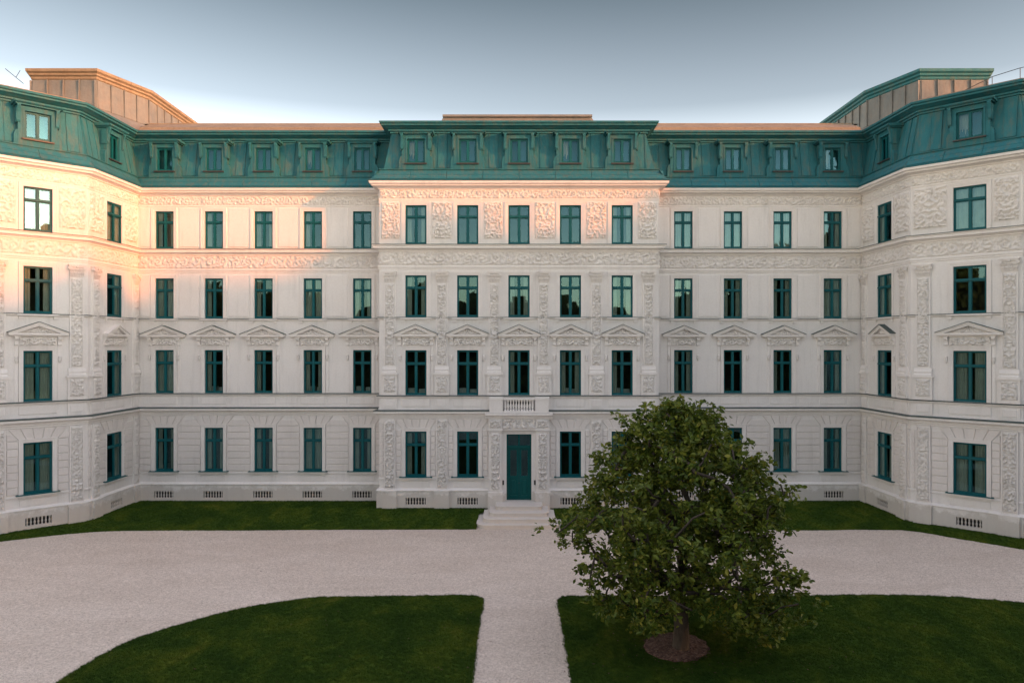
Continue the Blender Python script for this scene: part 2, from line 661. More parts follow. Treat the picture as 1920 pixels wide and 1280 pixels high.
sweep('frieze_moulding', [(0.0, 16.06), (0.05, 16.08), (0.05, 16.15), (0.09, 16.20), (0.09, 16.28), (0.03, 16.30), (0.03, 16.34), (0.0, 16.34)], M['plaster_trim'], palace)
sweep('storey_cornice', [(0.0, 17.26), (0.08, 17.28), (0.08, 17.34), (0.20, 17.42), (0.36, 17.46), (0.36, 17.60), (0.42, 17.64), (0.42, 17.69)], M['plaster_trim'], palace)
sweep('storey_flashing', [(0.45, 17.685), (0.45, 17.72), (0.0, 17.77)], M['flash'], palace)
sweep('upper_moulding', [(0.0, 20.72), (0.04, 20.73), (0.04, 20.80), (0.0, 20.82)], M['plaster_trim'], palace)
sweep('main_cornice', [(0.0, 21.46), (0.08, 21.48), (0.10, 21.54), (0.25, 21.60), (0.42, 21.64), (0.46, 21.74), (0.58, 21.78), (0.60, 21.92), (0.56, 21.94)], M['plaster_trim'], palace)

# ------------------------------------------------------------------ carved relief height fields


def vnoise(x, y, seed):
    r = np.random.default_rng(seed).random((64, 64))
    xi = np.floor(x).astype(int); yi = np.floor(y).astype(int)
    fx = x - xi; fy = y - yi
    fx = fx * fx * (3 - 2 * fx); fy = fy * fy * (3 - 2 * fy)
    g = lambda a, c: r[a % 64, c % 64]
    return (g(xi, yi) * (1 - fx) + g(xi + 1, yi) * fx) * (1 - fy) + (g(xi, yi + 1) * (1 - fx) + g(xi + 1, yi + 1) * fx) * fy


def relief_height(U, V, L, H, seed, mirror):
    """U along 0..L, V up 0..H; mirrored panels grow like a candelabra round their middle axis"""
    if mirror:
        a = np.abs(U - L / 2)
        u = V + 0.0 * seed
        v = a
        Hs = L / 2
        per = Hs * 1.35
    else:
        u = U; v = V; Hs = H; per = H * 1.05
    wx = (vnoise(u * 3.1, v * 3.1, seed) - .5) * 0.16
    wy = (vnoise(u * 3.1 + 9, v * 3.1 + 5, seed + 1) - .5) * 0.16
    uu = u + wx; vv = v + wy
    k = np.floor(uu / per)
    sg = np.where(k % 2 == 0, 1.0, -1.0)
    dx = uu - (k + .5) * per
    dy = vv - Hs * (0.5 + 0.05 * sg)
    r = np.sqrt(dx * dx + dy * dy) + 1e-4
    th = np.arctan2(dy, dx)
    jit = vnoise(k * 1.7 + .3, k * 0 + seed * .37, seed + 9)
    lam = np.maximum(0.19, Hs * (0.25 + 0.10 * jit))
    sp = np.sin(sg * th + 2 * math.pi * r / lam + 6 * jit)
    sp = np.clip(sp * 1.6 + 0.45, 0, 1)
    sp *= np.clip((Hs * (0.36 + .16 * jit) - r) / (0.06 * Hs), 0, 1)
    lf = np.sin(th * 7 + r * 11 * sg)
    lf = np.clip(lf * 1.8 + .2, 0, 1) * np.clip((r - Hs * 0.36) / (0.08 * Hs), 0, 1)
    n = vnoise(U * 7.5 + 3, V * 7.5, seed + 2) * 0.6 + vnoise(U * 14, V * 14 + 7, seed + 3) * 0.4
    rd = np.clip((1 - np.abs(2 * n - 1) * 3.2) * 1.6, 0, 1)
    cut = np.clip((n - .30) * 8, 0, 1)
    h = np.maximum(np.maximum(sp, lf * 0.85) * (0.65 + 0.5 * n) * (.6 + .4 * cut), rd * 0.42)
    return np.clip(h, 0, 1.1) * 1.25


def relief_mesh(name, L, H, amp, seed, mirror=False, res=0.048, shape=None):
    nx = max(4, int(L / res)); nz = max(4, int(H / res))
    U, V = np.meshgrid(np.linspace(0, L, nx + 1), np.linspace(0, H, nz + 1))
    h = relief_height(U, V, L, H, seed, mirror)
    e = np.minimum(np.minimum(U, L - U), np.minimum(V, H - V))
    h = h * np.clip(e / 0.05, 0, 1)
    X = U - L / 2
    if shape == 'tri':       # triangular field of a pediment
        s = 1 - V / H * 0.999
        X = X * s
        h = h * np.clip((1 - np.abs(U / L * 2 - 1)) * s * L / 0.12, 0, 1) * np.clip(1 - np.abs(X) / (L * .5), 0, 1) ** .3
    y = -h * amp * 1.35 - 0.004
    co = np.stack([X, y, V], -1).reshape(-1, 3)
    idx = np.arange((nx + 1) * (nz + 1)).reshape(nz + 1, nx + 1)
    f = np.stack([idx[:-1, :-1], idx[:-1, 1:], idx[1:, 1:], idx[1:, :-1]], -1).reshape(-1, 4)
    me = bpy.data.meshes.new(name)
    me.from_pydata(co.tolist(), [], f.tolist())
    me.materials.append(M['relief'])
    me.polygons.foreach_set('use_smooth', [True] * len(me.polygons))
    me.update()
    return me


CACHE = {}


def cached(key, fn):
    if key not in CACHE:
        CACHE[key] = fn()
    return CACHE[key]


def put(name, me, F, u, w, z, parent=None, **props):
    return add(name, me, parent or palace, F.pt(u, w, z), F.th, **props)


# friezes
for n, (key, F) in enumerate(FL.items()):
    e0, e1 = F.ends(0.0)
    L = F.L - 0.04
    for za, zb, am in ((16.36, 17.24, 0.075), (20.84, 21.45, 0.07)):
        me = relief_mesh('frieze_relief', L, zb - za, am, 20 + n * 5 + int(za), res=0.05)
        put('frieze_relief', me, F, F.L / 2, 0.004, za)

# ------------------------------------------------------------------ windows


def window_meshes(w, h, ztr, panes4=True):
    def fr():
        b = MB()
        t = 0.085
        y0, y1 = 0.0, 0.09
        b.box(-w / 2, -w / 2 + t, y0, y1, 0, h)
        b.box(w / 2 - t, w / 2, y0, y1, 0, h)
        b.box(-w / 2 + t, w / 2 - t, y0, y1, 0, t * 1.3)
        b.box(-w / 2 + t, w / 2 - t, y0, y1, h - t, h)
        b.box(-0.065, 0.065, y0 - 0.02, y1, t * 1.3, h - t)
        if panes4:
            b.box(-w / 2 + t, -0.065, y0 - 0.03, y1, ztr - .065, ztr + .065)
            b.box(0.065, w / 2 - t, y0 - 0.03, y1, ztr - .065, ztr + .065)
            b.box(-w / 2 + t * .5, w / 2 - t * .5, y0 - 0.07, y0 - 0.03, ztr - .035, ztr + .035)
        # inner sash lips
        s = 0.035
        zz = [(t * 1.3, ztr - .065), (ztr + .065, h - t)] if panes4 else [(t * 1.3, h - t)]
        for za, zb in zz:
            for xa, xb in ((-w / 2 + t, -.065), (.065, w / 2 - t)):
                b.box(xa, xa + s, .02, .075, za, zb)
                b.box(xb - s, xb, .02, .075, za, zb)
                b.box(xa + s, xb - s, .02, .075, za, za + s)
                b.box(xa + s, xb - s, .02, .075, zb - s, zb)
        return b.mesh('window', M['frame'])
    t = 0.085
    zz = [(t * 1.3, ztr - .065), (ztr + .065, h - t)] if panes4 else [(t * 1.3, h - t)]
    pm = []
    for za, zb in zz:
        pw = w / 2 - t - .065 + 0.004
        def pn(za=za, zb=zb, pw=pw):
            b = MB()
            b.poly([(-pw / 2, 0, 0), (pw / 2, 0, 0), (pw / 2, 0, zb - za), (-pw / 2, 0, zb - za)])
            return b.mesh('pane', M['glass'], fix=False)
        me = cached(('pane', round(pw, 3), round(zb - za, 3)), pn)
        for sx in (-1, 1):
            pm.append((me, sx * (w / 2 - t + .065) / 2, za))
    return cached(('win', w, h), fr), pm


def curtain_mesh(w, h, seed):
    b = MB()
    n = max(6, int(w / 0.03))
    r = random.Random(seed)
    ph = r.random() * 6
    a, c = [], []
    for i in range(n + 1):
        x = -w / 2 + w * i / n
        y = 0.035 * math.sin(x * 38 + ph) + 0.02 * math.sin(x * 17 + 2 * ph)
        a.append((x, y, 0)); c.append((x * 0.97, y * 0.6, h))
    i0 = len(b.v)
    b.v += a + c
    for i in range(n):
        b.f.append((i0 + i, i0 + i + 1, i0 + n + 2 + i, i0 + n + 1 + i))
    return b.mesh('curtain', M['curtain'], smooth=True, fix=False)


def place_window(F, u, z, w, h, depth=0.11, curt='sides', panes4=True, name='window', parent=None, loc=None):
    ztr = h * 0.70
    fm, pm = window_meshes(w, h, ztr, panes4)
    if loc is None:
        o = put(name, fm, F, u, -depth, z)
    else:
        o = add(name, fm, parent, loc)
    for me, x, zz in pm:
        p = add('pane', me, o, (x, 0.05, zz))
        p.rotation_euler = (R(rng.uniform(-.25, .25)), 0, R(rng.uniform(-.35, .35)))
    if curt in ('sides', 'left', 'wide'):
        cw = w * (0.24 if curt != 'wide' else 0.36)
        me = cached(('cur', round(cw, 2), round(h, 2)), lambda: curtain_mesh(cw, h - .1, 3))
        add('curtain', me, o, (-w / 2 + cw / 2 + .06, 0.22, 0.05))
        if curt != 'left':
            add('curtain', me, o, (w / 2 - cw / 2 - .06, 0.22, 0.05))
    elif curt == 'full':
        cw = w - 0.08
        me = cached(('cur', round(cw, 2), round(h, 2)), lambda: curtain_mesh(cw, h - .1, 5))
        add('curtain', me, o, (0, 0.22, 0.05))
    return o


def surround_mesh(w, h, plain=False, bottom=False):
    b = MB()
    g = 0.24
    for (a, c, d) in ((0.0, 0.10, 0.05), (0.10, 0.19, 0.075), (0.19, g, 0.10)):
        for sx in (-1, 1):
            xs = sorted((sx * (w / 2 + a), sx * (w / 2 + c)))
            b.box(xs[0], xs[1], -d, 0.0, 0, h + c)
        b.box(-w / 2 - a, w / 2 + a, -d, 0.0, h + a, h + c)
    return b.mesh('window_surround', M['plaster_trim'])


def sill_mesh(w):
    b = MB()
    b.box(-w / 2 - .36, w / 2 + .36, -.20, 0.0, -.12, -.03)
    b.box(-w / 2 - .26, w / 2 + .26, -.12, 0.0, -.22, -.12)
    return b.mesh('window_sill', M['plaster_trim'])


def sillcap_mesh(w):
    b = MB()
    b.side([(-.23, -.045), (-.23, -.02), (.20, .03), (.20, -.045)], -w / 2 - .385, w / 2 + .385)
    return b.mesh('sill_flashing', M['frame'])


def pediment_mesh(hw):
    b = MB()
    # horizontal cornice
    b.box(-hw + .08, hw - .08, -.22, 0, 0.0, 0.07)
    b.box(-hw, hw, -.34, 0, .07, .19)
    # tympanum back
    b.prism([(-hw + .1, .19), (hw - .1, .19), (0, .66)], -.08, 0)
    # raking cornices
    for sx in (-1, 1):
        pts = [(sx * hw, .19), (0, .77), (0, .62), (sx * (hw - .42), .19)]
        pts2 = [(sx * (hw + .02), .19), (sx * (hw + .02), .22), (0, .84), (0, .77)]
        if sx < 0:
            pts = pts[::-1]; pts2 = pts2[::-1]
        b.prism(pts, -.32, 0)
        b.prism(pts2, -.38, 0)
    return b.mesh('pediment', M['plaster_trim'])


def pedcap_mesh(hw):
    b = MB()
    for sx in (-1, 1):
        pts = [(sx * (hw + .05), .222), (sx * (hw + .05), .25), (0, .875), (0, .843)]
        if sx < 0:
            pts = pts[::-1]
        b.prism(pts, -.41, 0)
    return b.mesh('pediment_flashing', M['flash'])


def console_mesh():
    b = MB()
    b.side([(0, .52), (-.24, .52), (-.26, .42), (-.20, .33), (-.13, .27), (-.12, .12), (-.15, .05), (-.10, 0), (0, 0)], -.10, .10)
    b.side([(0, .56), (-.28, .56), (-.28, .52), (0, .52)], -.13, .13)
    return b.mesh('console', M['plaster_trim'])


def drop_mesh():
    b = MB()
    b.lathe([(0.0, .42), (.07, .40), (.10, .34), (.07, .29), (.115, .22), (.08, .14), (.09, .10), (.03, 0.0)], 0, -.04, 8)
    return b.mesh('console_drop', M['relief'], smooth=True)


def block_obj(F, u0, u1, z0, z1, w=0.065, parent=None, pts=None, name='stone_block'):
    g = 0.026
    b = MB()
    if pts is None:
        key = ('blk', round(u1 - u0, 3), round(z1 - z0, 3))
        hw = (u1 - u0) / 2 - g
        me = cached(key, lambda: (b.cham(-hw, hw, g, (z1 - z0) - g, -w, 0.0, .02), b.mesh('stone_block', M['block']))[1])
        put(name, me, F, (u0 + u1) / 2, rng.uniform(-.004, .004), z0, parent)
    else:
        key = (name, tuple(round(c, 3) for p in pts for c in p))
        me = cached(key, lambda: (b.prism(pts, -w, 0.0, .02), b.mesh(name, M['block']))[1])
        put(name, me, F, u0, rng.uniform(-.004, .004), z0, parent)


CZ = [2.06 + .4543 * i for i in range(8)]     # course joints 2.06 .. 5.24
pil = {  # giant pilasters: centre, half width
    'C': [(0.72, .39), (4.24, .39), (7.78, .39), (11.12, .39), (14.68, .39), (18.2, .39)],
    'LA': [(4.72, .40), (0.62, .40)], 'LB': [(0.75, .38), (5.58, .30)],
    'RB': [(0.45, .30), (5.35, .38)], 'RA': [(0.72, .42), (5.28, .42)], 'LC': [(6.5, .4)], 'RC': [(.9, .4)]}

curt_pat = {
    ('LA', 0): 'wide', ('LA', 1): 'wide', ('LA', 2): 'sides', ('LA', 3): 'full',
    ('LB', 0): 'sides', ('LB', 1): 'sides', ('LB', 2): 'sides', ('LB', 3): 'full',
    ('RA', 0): 'wide', ('RA', 1): 'wide', ('RA', 2): 'none', ('RA', 3): 'full',
    ('RB', 0): 'wide', ('RB', 1): 'sides', ('RB', 2): 'full', ('RB', 3): 'sides'}

for key, F in FL.items():
    ww = WW[key]
    giant = key in pil
    for k, u in enumerate(BAYS[key]):
        is_door = key == 'C' and k == 2
        for r, (za, zb) in enumerate(ROWS):
            h = zb - za
            if is_door and r == 0:
                continue
            ct = curt_pat.get((key, r))
            if ct is None:
                ct = rng.choice(['left', 'sides', 'none', 'sides', 'wide', 'full'] if r < 3 else ['sides', 'left', 'none'])
                if key == 'C':
                    ct = rng.choice(['none', 'left', 'none', 'sides'])
                if key == 'RM' and r == 3 and k < 3:
                    ct = 'full'
            win = place_window(F, u, za, ww, h, depth=.03 if key in ('LB', 'RB') else .11, curt=ct)
            if r == 1 and key in ('C', 'LM') and k != 2:
                tx = cached(('tbl', ww), lambda: (lambda q: (q.box(-ww / 2 + .12, -.05, .45, .9, 0, .42), q.box(.12, ww / 2 - .14, .5, .9, 0, .36), q.mesh('draped_table', M['chairs']))[2])(MB()))
                add('draped_table', tx, win, (0, 0, 0.02))
            me = cached(('sur', ww, round(h, 2)), lambda: surround_mesh(ww, h))
            so_ = put('window_surround', me, F, u, 0.0, za)
            if key in ('LB', 'RB'):
                so_.scale = (1, .55, 1)
            if r == 0:
                put('window_sill', cached(('sill', ww), lambda: sill_mesh(ww)), F, u, 0.0, za)
                put('sill_flashing', cached(('sillcap', ww), lambda: sillcap_mesh(ww)), F, u, 0.0, za)
                # apron under the sill
                b = MB()
                me = cached(('apr0', ww), lambda: (b.cham(-ww / 2 - .2, ww / 2 + .2, 1.36, 1.76, -.03, 0, .02), b.mesh('apron_panel', M['plaster_trim']))[1])
                put('apron_panel', me, F, u, 0.0, 0.0)
            if r == 1:
                hw = {'C': 1.42, 'LM': 1.55, 'RM': 1.50, 'LB': 1.35, 'RB': 1.35, 'LA': 1.55, 'RA': 1.75}.get(key, 1.5)
                pd = put('pediment', cached(('ped', hw), lambda: pediment_mesh(hw)), F, u, 0.0, 11.47)
                if key != 'LB':
                    add('pediment_flashing', cached(('pedc', hw), lambda: pedcap_mesh(hw)), pd)
                tm = cached(('tym', hw, k % 2), lambda: relief_mesh('tympanum_relief', 2 * hw - .9, .40, .11, 3 + k % 2, True, .04, 'tri'))
                add('tympanum_relief', tm, pd, (0, -.082, .2))
                fw = ww + .42
                b = MB()
                ff = cached(('pf', fw), lambda: (b.box(-fw / 2 - .03, fw / 2 + .03, -.06, 0, 10.86, 11.46), b.mesh('frieze_panel', M['plaster_trim']))[1])
                fo = put('frieze_panel', ff, F, u, 0.0, 0.0)
                add('panel_relief', cached(('pr', fw), lambda: relief_mesh('panel_relief', fw, .50, .09, 8, False, .04)), fo, (0, -.062, 10.91))
                for sx in (-1, 1):
                    put('console', cached('cons', console_mesh), F, u + sx * (fw / 2 + .15), 0.0, 10.91)
                    b = MB()
                    sm = cached('strip', lambda: (b.box(-.10, .10, -.045, 0, 7.56, 10.92), b.mesh('side_strip', M['plaster_trim']))[1])
                    put('side_strip', sm, F, u + sx * (fw / 2 + .15), 0.0, 0.0)
                    put('console_drop', cached('drop', drop_mesh), F, u + sx * (fw / 2 + .15), 0.045, 9.85)
                b = MB()
                am = cached(('apr1', ww), lambda: (b.cham(-ww / 2 - .24, ww / 2 + .24, 6.78, 7.28, -.04, 0, .025), b.mesh('apron_panel', M['plaster_trim']))[1])
                if not is_door:
                    put('apron_panel', am, F, u, 0.0, 0.0)
            if r == 2:
                b = MB()
                sm = cached(('s2', ww), lambda: (b.box(-ww / 2 - .34, ww / 2 + .34, -.17, 0, 12.70, 12.79), b.box(-ww / 2 - .25, -ww / 2 - .05, -.12, 0, 12.5, 12.66), b.box(ww / 2 + .05, ww / 2 + .25, -.12, 0, 12.5, 12.66), b.mesh('window_sill', M['plaster_trim']))[3])
                put('window_sill', sm, F, u, 0.0, 0.0)
        # voussoirs and courses of the ground floor
        if is_door:
            continue
        hb = ww / 2 + .24
        ht = hb + .55
        n = 5
        for q in range(n):
            xa, xb = -hb + 2 * hb * q / n, -hb + 2 * hb * (q + 1) / n
            ta, tb = -ht + 2 * ht * q / n, -ht + 2 * ht * (q + 1) / n
            pts = [(xa + .024, 0), (xb - .024, 0), (tb - .024, .70), (ta + .024, .70)]
            block_obj(F, u, u, 5.27, 0, pts=pts, name='voussoir', parent=None)
    if not BAYS[key]:
        continue
    # blocks between windows
    free = []
    edges = []
    e0, e1 = 0.06, F.L - 0.06
    obstacles = [(u - ww / 2 - .25, u + ww / 2 + .25) for i, u in enumerate(BAYS[key]) if not (key == 'C' and i == 2)]
    if key == 'C':
        obstacles.append((9.45 - 2.08, 9.45 + 2.08))
    for c, hw in pil.get(key, []):
        obstacles.append((c - hw - .03, c + hw + .03))
    obstacles.sort()
    cur = e0
    for a, c in obstacles:
        if a - cur > 0.16:
            free.append((cur, a))
        cur = max(cur, c)
    if e1 - cur > 0.16:
        free.append((cur, e1))
    for a, c in free:
        for j in range(7):
            block_obj(F, a, c, CZ[j], CZ[j + 1])
        # upper course meets the fan of voussoirs
        sl = sr = False
        for u in BAYS[key]:
            if abs(a - (u + ww / 2 + .25)) < .02: sl = True
            if abs(c - (u - ww / 2 - .25)) < .02: sr = True
        m = (a + c) / 2
        hwid = (c - a) / 2
        dx = .55 * .44 / .70
        if hwid * 2 > dx * ((1 if sl else 0) + (1 if sr else 0)) + .08:
            pts = [(-hwid + .02, .02), (hwid - .02, .02), (hwid - .02 - (dx if sr else 0), .44), (-hwid + .02 + (dx if sl else 0), .44)]
            block_obj(F, m, m, 5.25, 0, pts=pts)
        if giant:
            continue
    # flat panels between the upper windows
    if key in ('LM', 'RM'):
        us = BAYS[key]
        spans = [(us[i] + ww / 2 + .38, us[i + 1] - ww / 2 - .38) for i in range(len(us) - 1)]
        if us[0] - ww / 2 - .38 > .5:
            spans.append((.15, us[0] - ww / 2 - .38))
        if F.L - us[-1] - ww / 2 - .38 > .5:
            spans.append((us[-1] + ww / 2 + .38, F.L - .15))
        for a, c in spans:
            for z0, z1 in ((12.95, 15.9), (17.86, 20.62)):
                b = MB()
                hw = (c - a) / 2
                me = cached(('fp', round(hw, 3), z1 - z0), lambda: (b.cham(-hw, hw, 0, z1 - z0, -.035, 0, .03), b.mesh('wall_panel', M['plaster']))[1])
                put('wall_panel', me, F, (a + c) / 2, 0, z0)
            b = MB()
            me = cached(('ap', round(c - a, 3)), lambda: (b.cham(-(c - a) / 2 + .05, (c - a) / 2 - .05, 6.80, 7.26, -.025, 0, .02), b.mesh('apron_panel', M['plaster']))[1])
            put('apron_panel', me, F, (a + c) / 2, 0, 0)


def capital_mesh(hw):
    b = MB()
    b.box(-hw * 1.22, hw * 1.22, -.30, 0, .66, .74)
    b.box(-hw * 1.12, hw * 1.12, -.26, 0, .58, .66)
    b.v += []
    # bell
    i = len(b.v)
    b.side([(0, 0), (-.13, 0), (-.15, .3), (-.22, .58), (0, .58)], -hw * .98, hw * .98)
    # leaves in two rows, volutes
    for row, (z, n, ln) in enumerate(((0.0, 4, .26), (.2, 3, .28))):
        for k in range(n):
            x = (-1 + (2 * k + 1) / n) * hw * .98
            lw = hw * .8 / n
            b.side([(-.13, z), (-.17, z + ln * .6), (-.235, z + ln), (-.25, z + ln * .88), (-.18, z + ln * .4), (-.14, z)], x - lw, x + lw)
    for sx in (-1, 1):
        for q in range(1):
            cx = sx * hw * 1.02
            for rr, yy in ((.105, -.28), (.06, -.31)):
                pts = [(cx + rr * math.cos(t), .50 + rr * math.sin(t)) for t in [2 * math.pi * j / 10 for j in range(10)]]
                b.prism(pts, yy, -.12)
    pts = [(.07 * math.cos(t), .60 + .07 * math.sin(t)) for t in [2 * math.pi * j / 8 for j in range(8)]]
    b.prism(pts, -.32, -.12)
    return b.mesh('capital', M['relief'])


# giant pilasters
for key, lst in pil.items():
    F = FL[key]
    for n, (c, hw) in enumerate(lst):
        # ground floor pier with carved panel
        b = MB()
        b.box(-hw, hw, -.10, 0, 1.2, 5.97)
        b.box(-hw - .10, hw + .10, -.28, -.02, -1.4, 1.06)
        b.box(-hw - .13, hw + .13, -.31, -.02, 1.06, 1.18)
        for sx in (-1, 1):
            xs = sorted((sx * hw, sx * (hw - .07)))
            b.box(xs[0], xs[1], -.13, -.10, 1.25, 5.95)
        g = 'C' == key and n in (2, 3)
        if not g:
            p = put('pier', b.mesh('pier', M['plaster_trim']), F, c, 0, 0)
            add('panel_relief', cached(('gfr', hw, n % 2), lambda: relief_mesh('panel_relief', 2 * hw - .16, 4.55, .085, 31 + n % 2, True, .045)), p, (0, -.102, 1.33))
        # pedestal, base, shaft and capital of the giant order
        b = MB()
        b.box(-hw - .10, hw + .10, -.17, 0, 7.57, 8.94)
        b.box(-hw - .12, hw + .12, -.20, 0, 7.57, 7.70)
        b.box(-hw - .19, hw + .19, -.25, 0, 8.94, 9.05)
        p = put('pedestal', cached(('pdst', hw), lambda: b.mesh('pedestal', M['plaster_trim'])), F, c, 0, 0)
        add('panel_relief', cached(('pdr', hw, n % 2), lambda: relief_mesh('panel_relief', 2 * hw - .02, 1.08, .075, 51 + n % 2, True, .04)), p, (0, -.172, 7.78))
        b = MB()
        b.side([(0, 9.05), (-.22, 9.05), (-.22, 9.13), (-.17, 9.2), (-.19, 9.30), (-.13, 9.45), (-.11, 9.52), (0, 9.52)], -hw - .08, hw + .08)
        b.box(-hw, hw, -.10, 0, 9.52, 15.18)
        for sx in (-1, 1):
            xs = sorted((sx * hw, sx * (hw - .08)))
            b.box(xs[0], xs[1], -.125, -.10, 9.56, 15.15)
        p = put('pilaster', cached(('shaft', hw), lambda: b.mesh('pilaster', M['plaster_trim'])), F, c, 0, 0)
        add('panel_relief', cached(('shr', hw, n % 2), lambda: relief_mesh('panel_relief', 2 * hw - .2, 5.45, .075, 61 + n % 2, True, .045)), p, (0, -.102, 9.62))
        add('capital', cached(('cap', hw), lambda: capital_mesh(hw)), p, (0, 0, 15.18))
        b = MB()
        b.box(-hw - .1, hw + .1, -.08, 0, 6.64, 7.33)
        b.cham(-hw + .05, hw - .05, 6.80, 7.24, -.10, -.08, .02)
        put('parapet_pier', cached(('pp', hw), lambda: b.mesh('parapet_pier', M['plaster_trim'])), F, c, 0, 0)
    # strips with small quoin blocks beside the shafts
    # carved fields beside the top-floor windows
    us = BAYS[key]
    ww = WW[key]
    fields = []
    cur = 0.12
    for u in us:
        fields.append((cur, u - ww / 2 - .34)); cur = u + ww / 2 + .34
    fields.append((cur, F.L - .12))
    for n, (a, c) in enumerate(fields):
        if c - a < .4: continue
        wd = c - a
        key2 = ('f3', round(wd, 1), n % 2)
        wd = round(wd, 1) - .06
        me = cached(key2, lambda: relief_mesh('carved_field', wd, 2.45, .085, 71 + n % 2, True, .045))
        b = MB()
        fm = cached(('f3b', wd), lambda: (b.cham(-wd / 2 - .03, wd / 2 + .03, 0, 2.55, -.02, 0, .01), b.mesh('carved_field', M['plaster_trim']))[1])
        o = put('carved_field', fm, F, (a + c) / 2, 0, 18.1)
        add('field_relief', me, o, (0, -.022, .05))
    # small quoin blocks in the first and second storey strips
    strips = []
    ob = sorted([(u - ww / 2 - .62, u + ww / 2 + .62) for u in us] + [(c - hw - .02, c + hw + .02) for c, hw in lst])
    cur = .03
    for a, c in ob:
        if a - cur > .10: strips.append((cur, a))
        cur = max(cur, c)
    b = MB()
    for a, c in strips:
        for zz in [13.0 + .42 * i for i in range(6)]:
            pa = F.pt(a, 0, 0)
            for dz in (0.0, .28):
                pass

# ------------------------------------------------------------------ cellar grilles


def grille_mesh():
    b = MB()
    for k in range(7):
        x = -.58 + 1.16 * k / 6
        b.lathe([(.055, 0), (.055, .05), (.03, .09), (.062, .20), (.03, .34), (.055, .40), (.055, .49)], x, 0, 6)
    return b.mesh('balusters', M['relief'], smooth=False)


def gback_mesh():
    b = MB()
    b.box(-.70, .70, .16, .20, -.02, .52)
    return b.mesh('cellar_grille', M['dark_back'])


for key, F in FL.items():
    for k, u in enumerate(BAYS[key]):
        if key == 'C' and k == 2: continue
        o = put('cellar_grille', cached('gb', gback_mesh), F, u, PL_W - .08, .17)
        add('balusters', cached('gr', grille_mesh), o, kind='stuff')

# ------------------------------------------------------------------ portal, door, balcony
C = FL['C']
UC = 9.45
DW = DOOR[2]


def box_part(name, boxes, mat, u=UC, w=0.0, parent=None, F=C, smooth=False):
    b = MB()
    for q in boxes:
        b.box(*q)
    return put(name, b.mesh(name, mat), F, u, w, 0, parent)


for sx in (-1, 1):
    b = MB()
    b.box(-.43, .43, -.50, 0, 1.12, 5.22)
    b.box(-.50, .50, -.58, -.02, -1.4, 1.02)
    b.box(-.52, .52, -.61, -.02, 1.02, 1.12)
    b.box(-.36, .36, -.52, -.50, 1.2, 5.1)
    b.box(-.48, .48, -.56, 0, 5.22, 5.34)
    b.box(-.45, .45, -.53, 0, 5.34, 6.0)
    p = put('portal_pier', b.mesh('portal_pier', M['plaster_trim']), C, UC + sx * 1.58, 0, 0)
    add('panel_relief', cached('ppr', lambda: relief_mesh('panel_relief', .62, 3.75, .09, 81, True, .04)), p, (0, -.522, 1.3))
    add('panel_relief', cached('ppr2', lambda: relief_mesh('panel_relief', .80, .55, .08, 83, True, .04)), p, (0, -.532, 5.4))
    add('capital', cached('pcap', lambda: (lambda b: (b.side([(0, 0), (-.02, 0), (-.10, .2), (0, .2)], -.40, .40), b.mesh('capital', M['relief']))[1])(MB())), p, (0, -.50, 5.0))
lint = box_part('portal_lintel', [(-1.13, 1.13, -.44, 0, 5.24, 6.0), (-1.13, 1.13, -.48, 0, 5.24, 5.32)], M['plaster_trim'])
add('garland_relief', relief_mesh('garland_relief', 2.2, .64, .12, 90, True, .04), lint, (0, -.442, 5.34))
b = MB()
b.side([(0, 6.0), (-.50, 6.0), (-.56, 6.08), (-.56, 6.14), (-.72, 6.24), (-.76, 6.26), (-.76, 6.40), (0, 6.42)], -2.25, 2.25)
put('balcony_slab', b.mesh('balcony_slab', M['plaster_trim']), C, UC, 0, 0)
# moulded door surround
box_part('door_surround', [(-DW / 2 - .30, -DW / 2, -.22, 0, .47, 5.2), (DW / 2, DW / 2 + .30, -.22, 0, .47, 5.2), (-DW / 2, DW / 2, -.22, 0, DOOR[1], 5.2),
                           (-DW / 2 - .36, -DW / 2 - .22, -.27, 0, 4.55, 5.24), (DW / 2 + .22, DW / 2 + .36, -.27, 0, 4.55, 5.24), (-DW / 2 - .22, DW / 2 + .22, -.27, 0, 5.12, 5.24)], M['plaster_trim'])
# balcony parapet
bal = box_part('balcony', [(-1.08, 1.08, -.64, -.36, 7.28, 7.42), (-1.08, 1.08, -.64, -.36, 6.42, 6.55),
                           (-1.98, -1.08, -.66, 0, 6.42, 7.28), (1.08, 1.98, -.66, 0, 6.42, 7.28),
                           (-2.02, -1.06, -.70, 0, 7.28, 7.44), (1.06, 2.02, -.70, 0, 7.28, 7.44)], M['plaster_trim'])
box_part('balcony_dark_panel', [(-.80, .80, -.02, 0, 6.62, 7.26)], M['dark_back'], parent=None)  # flat dark panel on the wall, painted-in darkness behind the balusters
bm_ = MB()
bm_.lathe([(.075, 6.55), (.075, 6.60), (.035, 6.66), (.085, 6.84), (.075, 6.92), (.035, 7.10), (.07, 7.2), (.07, 7.28)], 0, 0, 10)
bme = bm_.mesh('baluster', M['plaster_trim'], smooth=True)
for k in range(11):
    add('baluster', bme, bal, (-.92 + 1.84 * k / 10, -.50, 0))
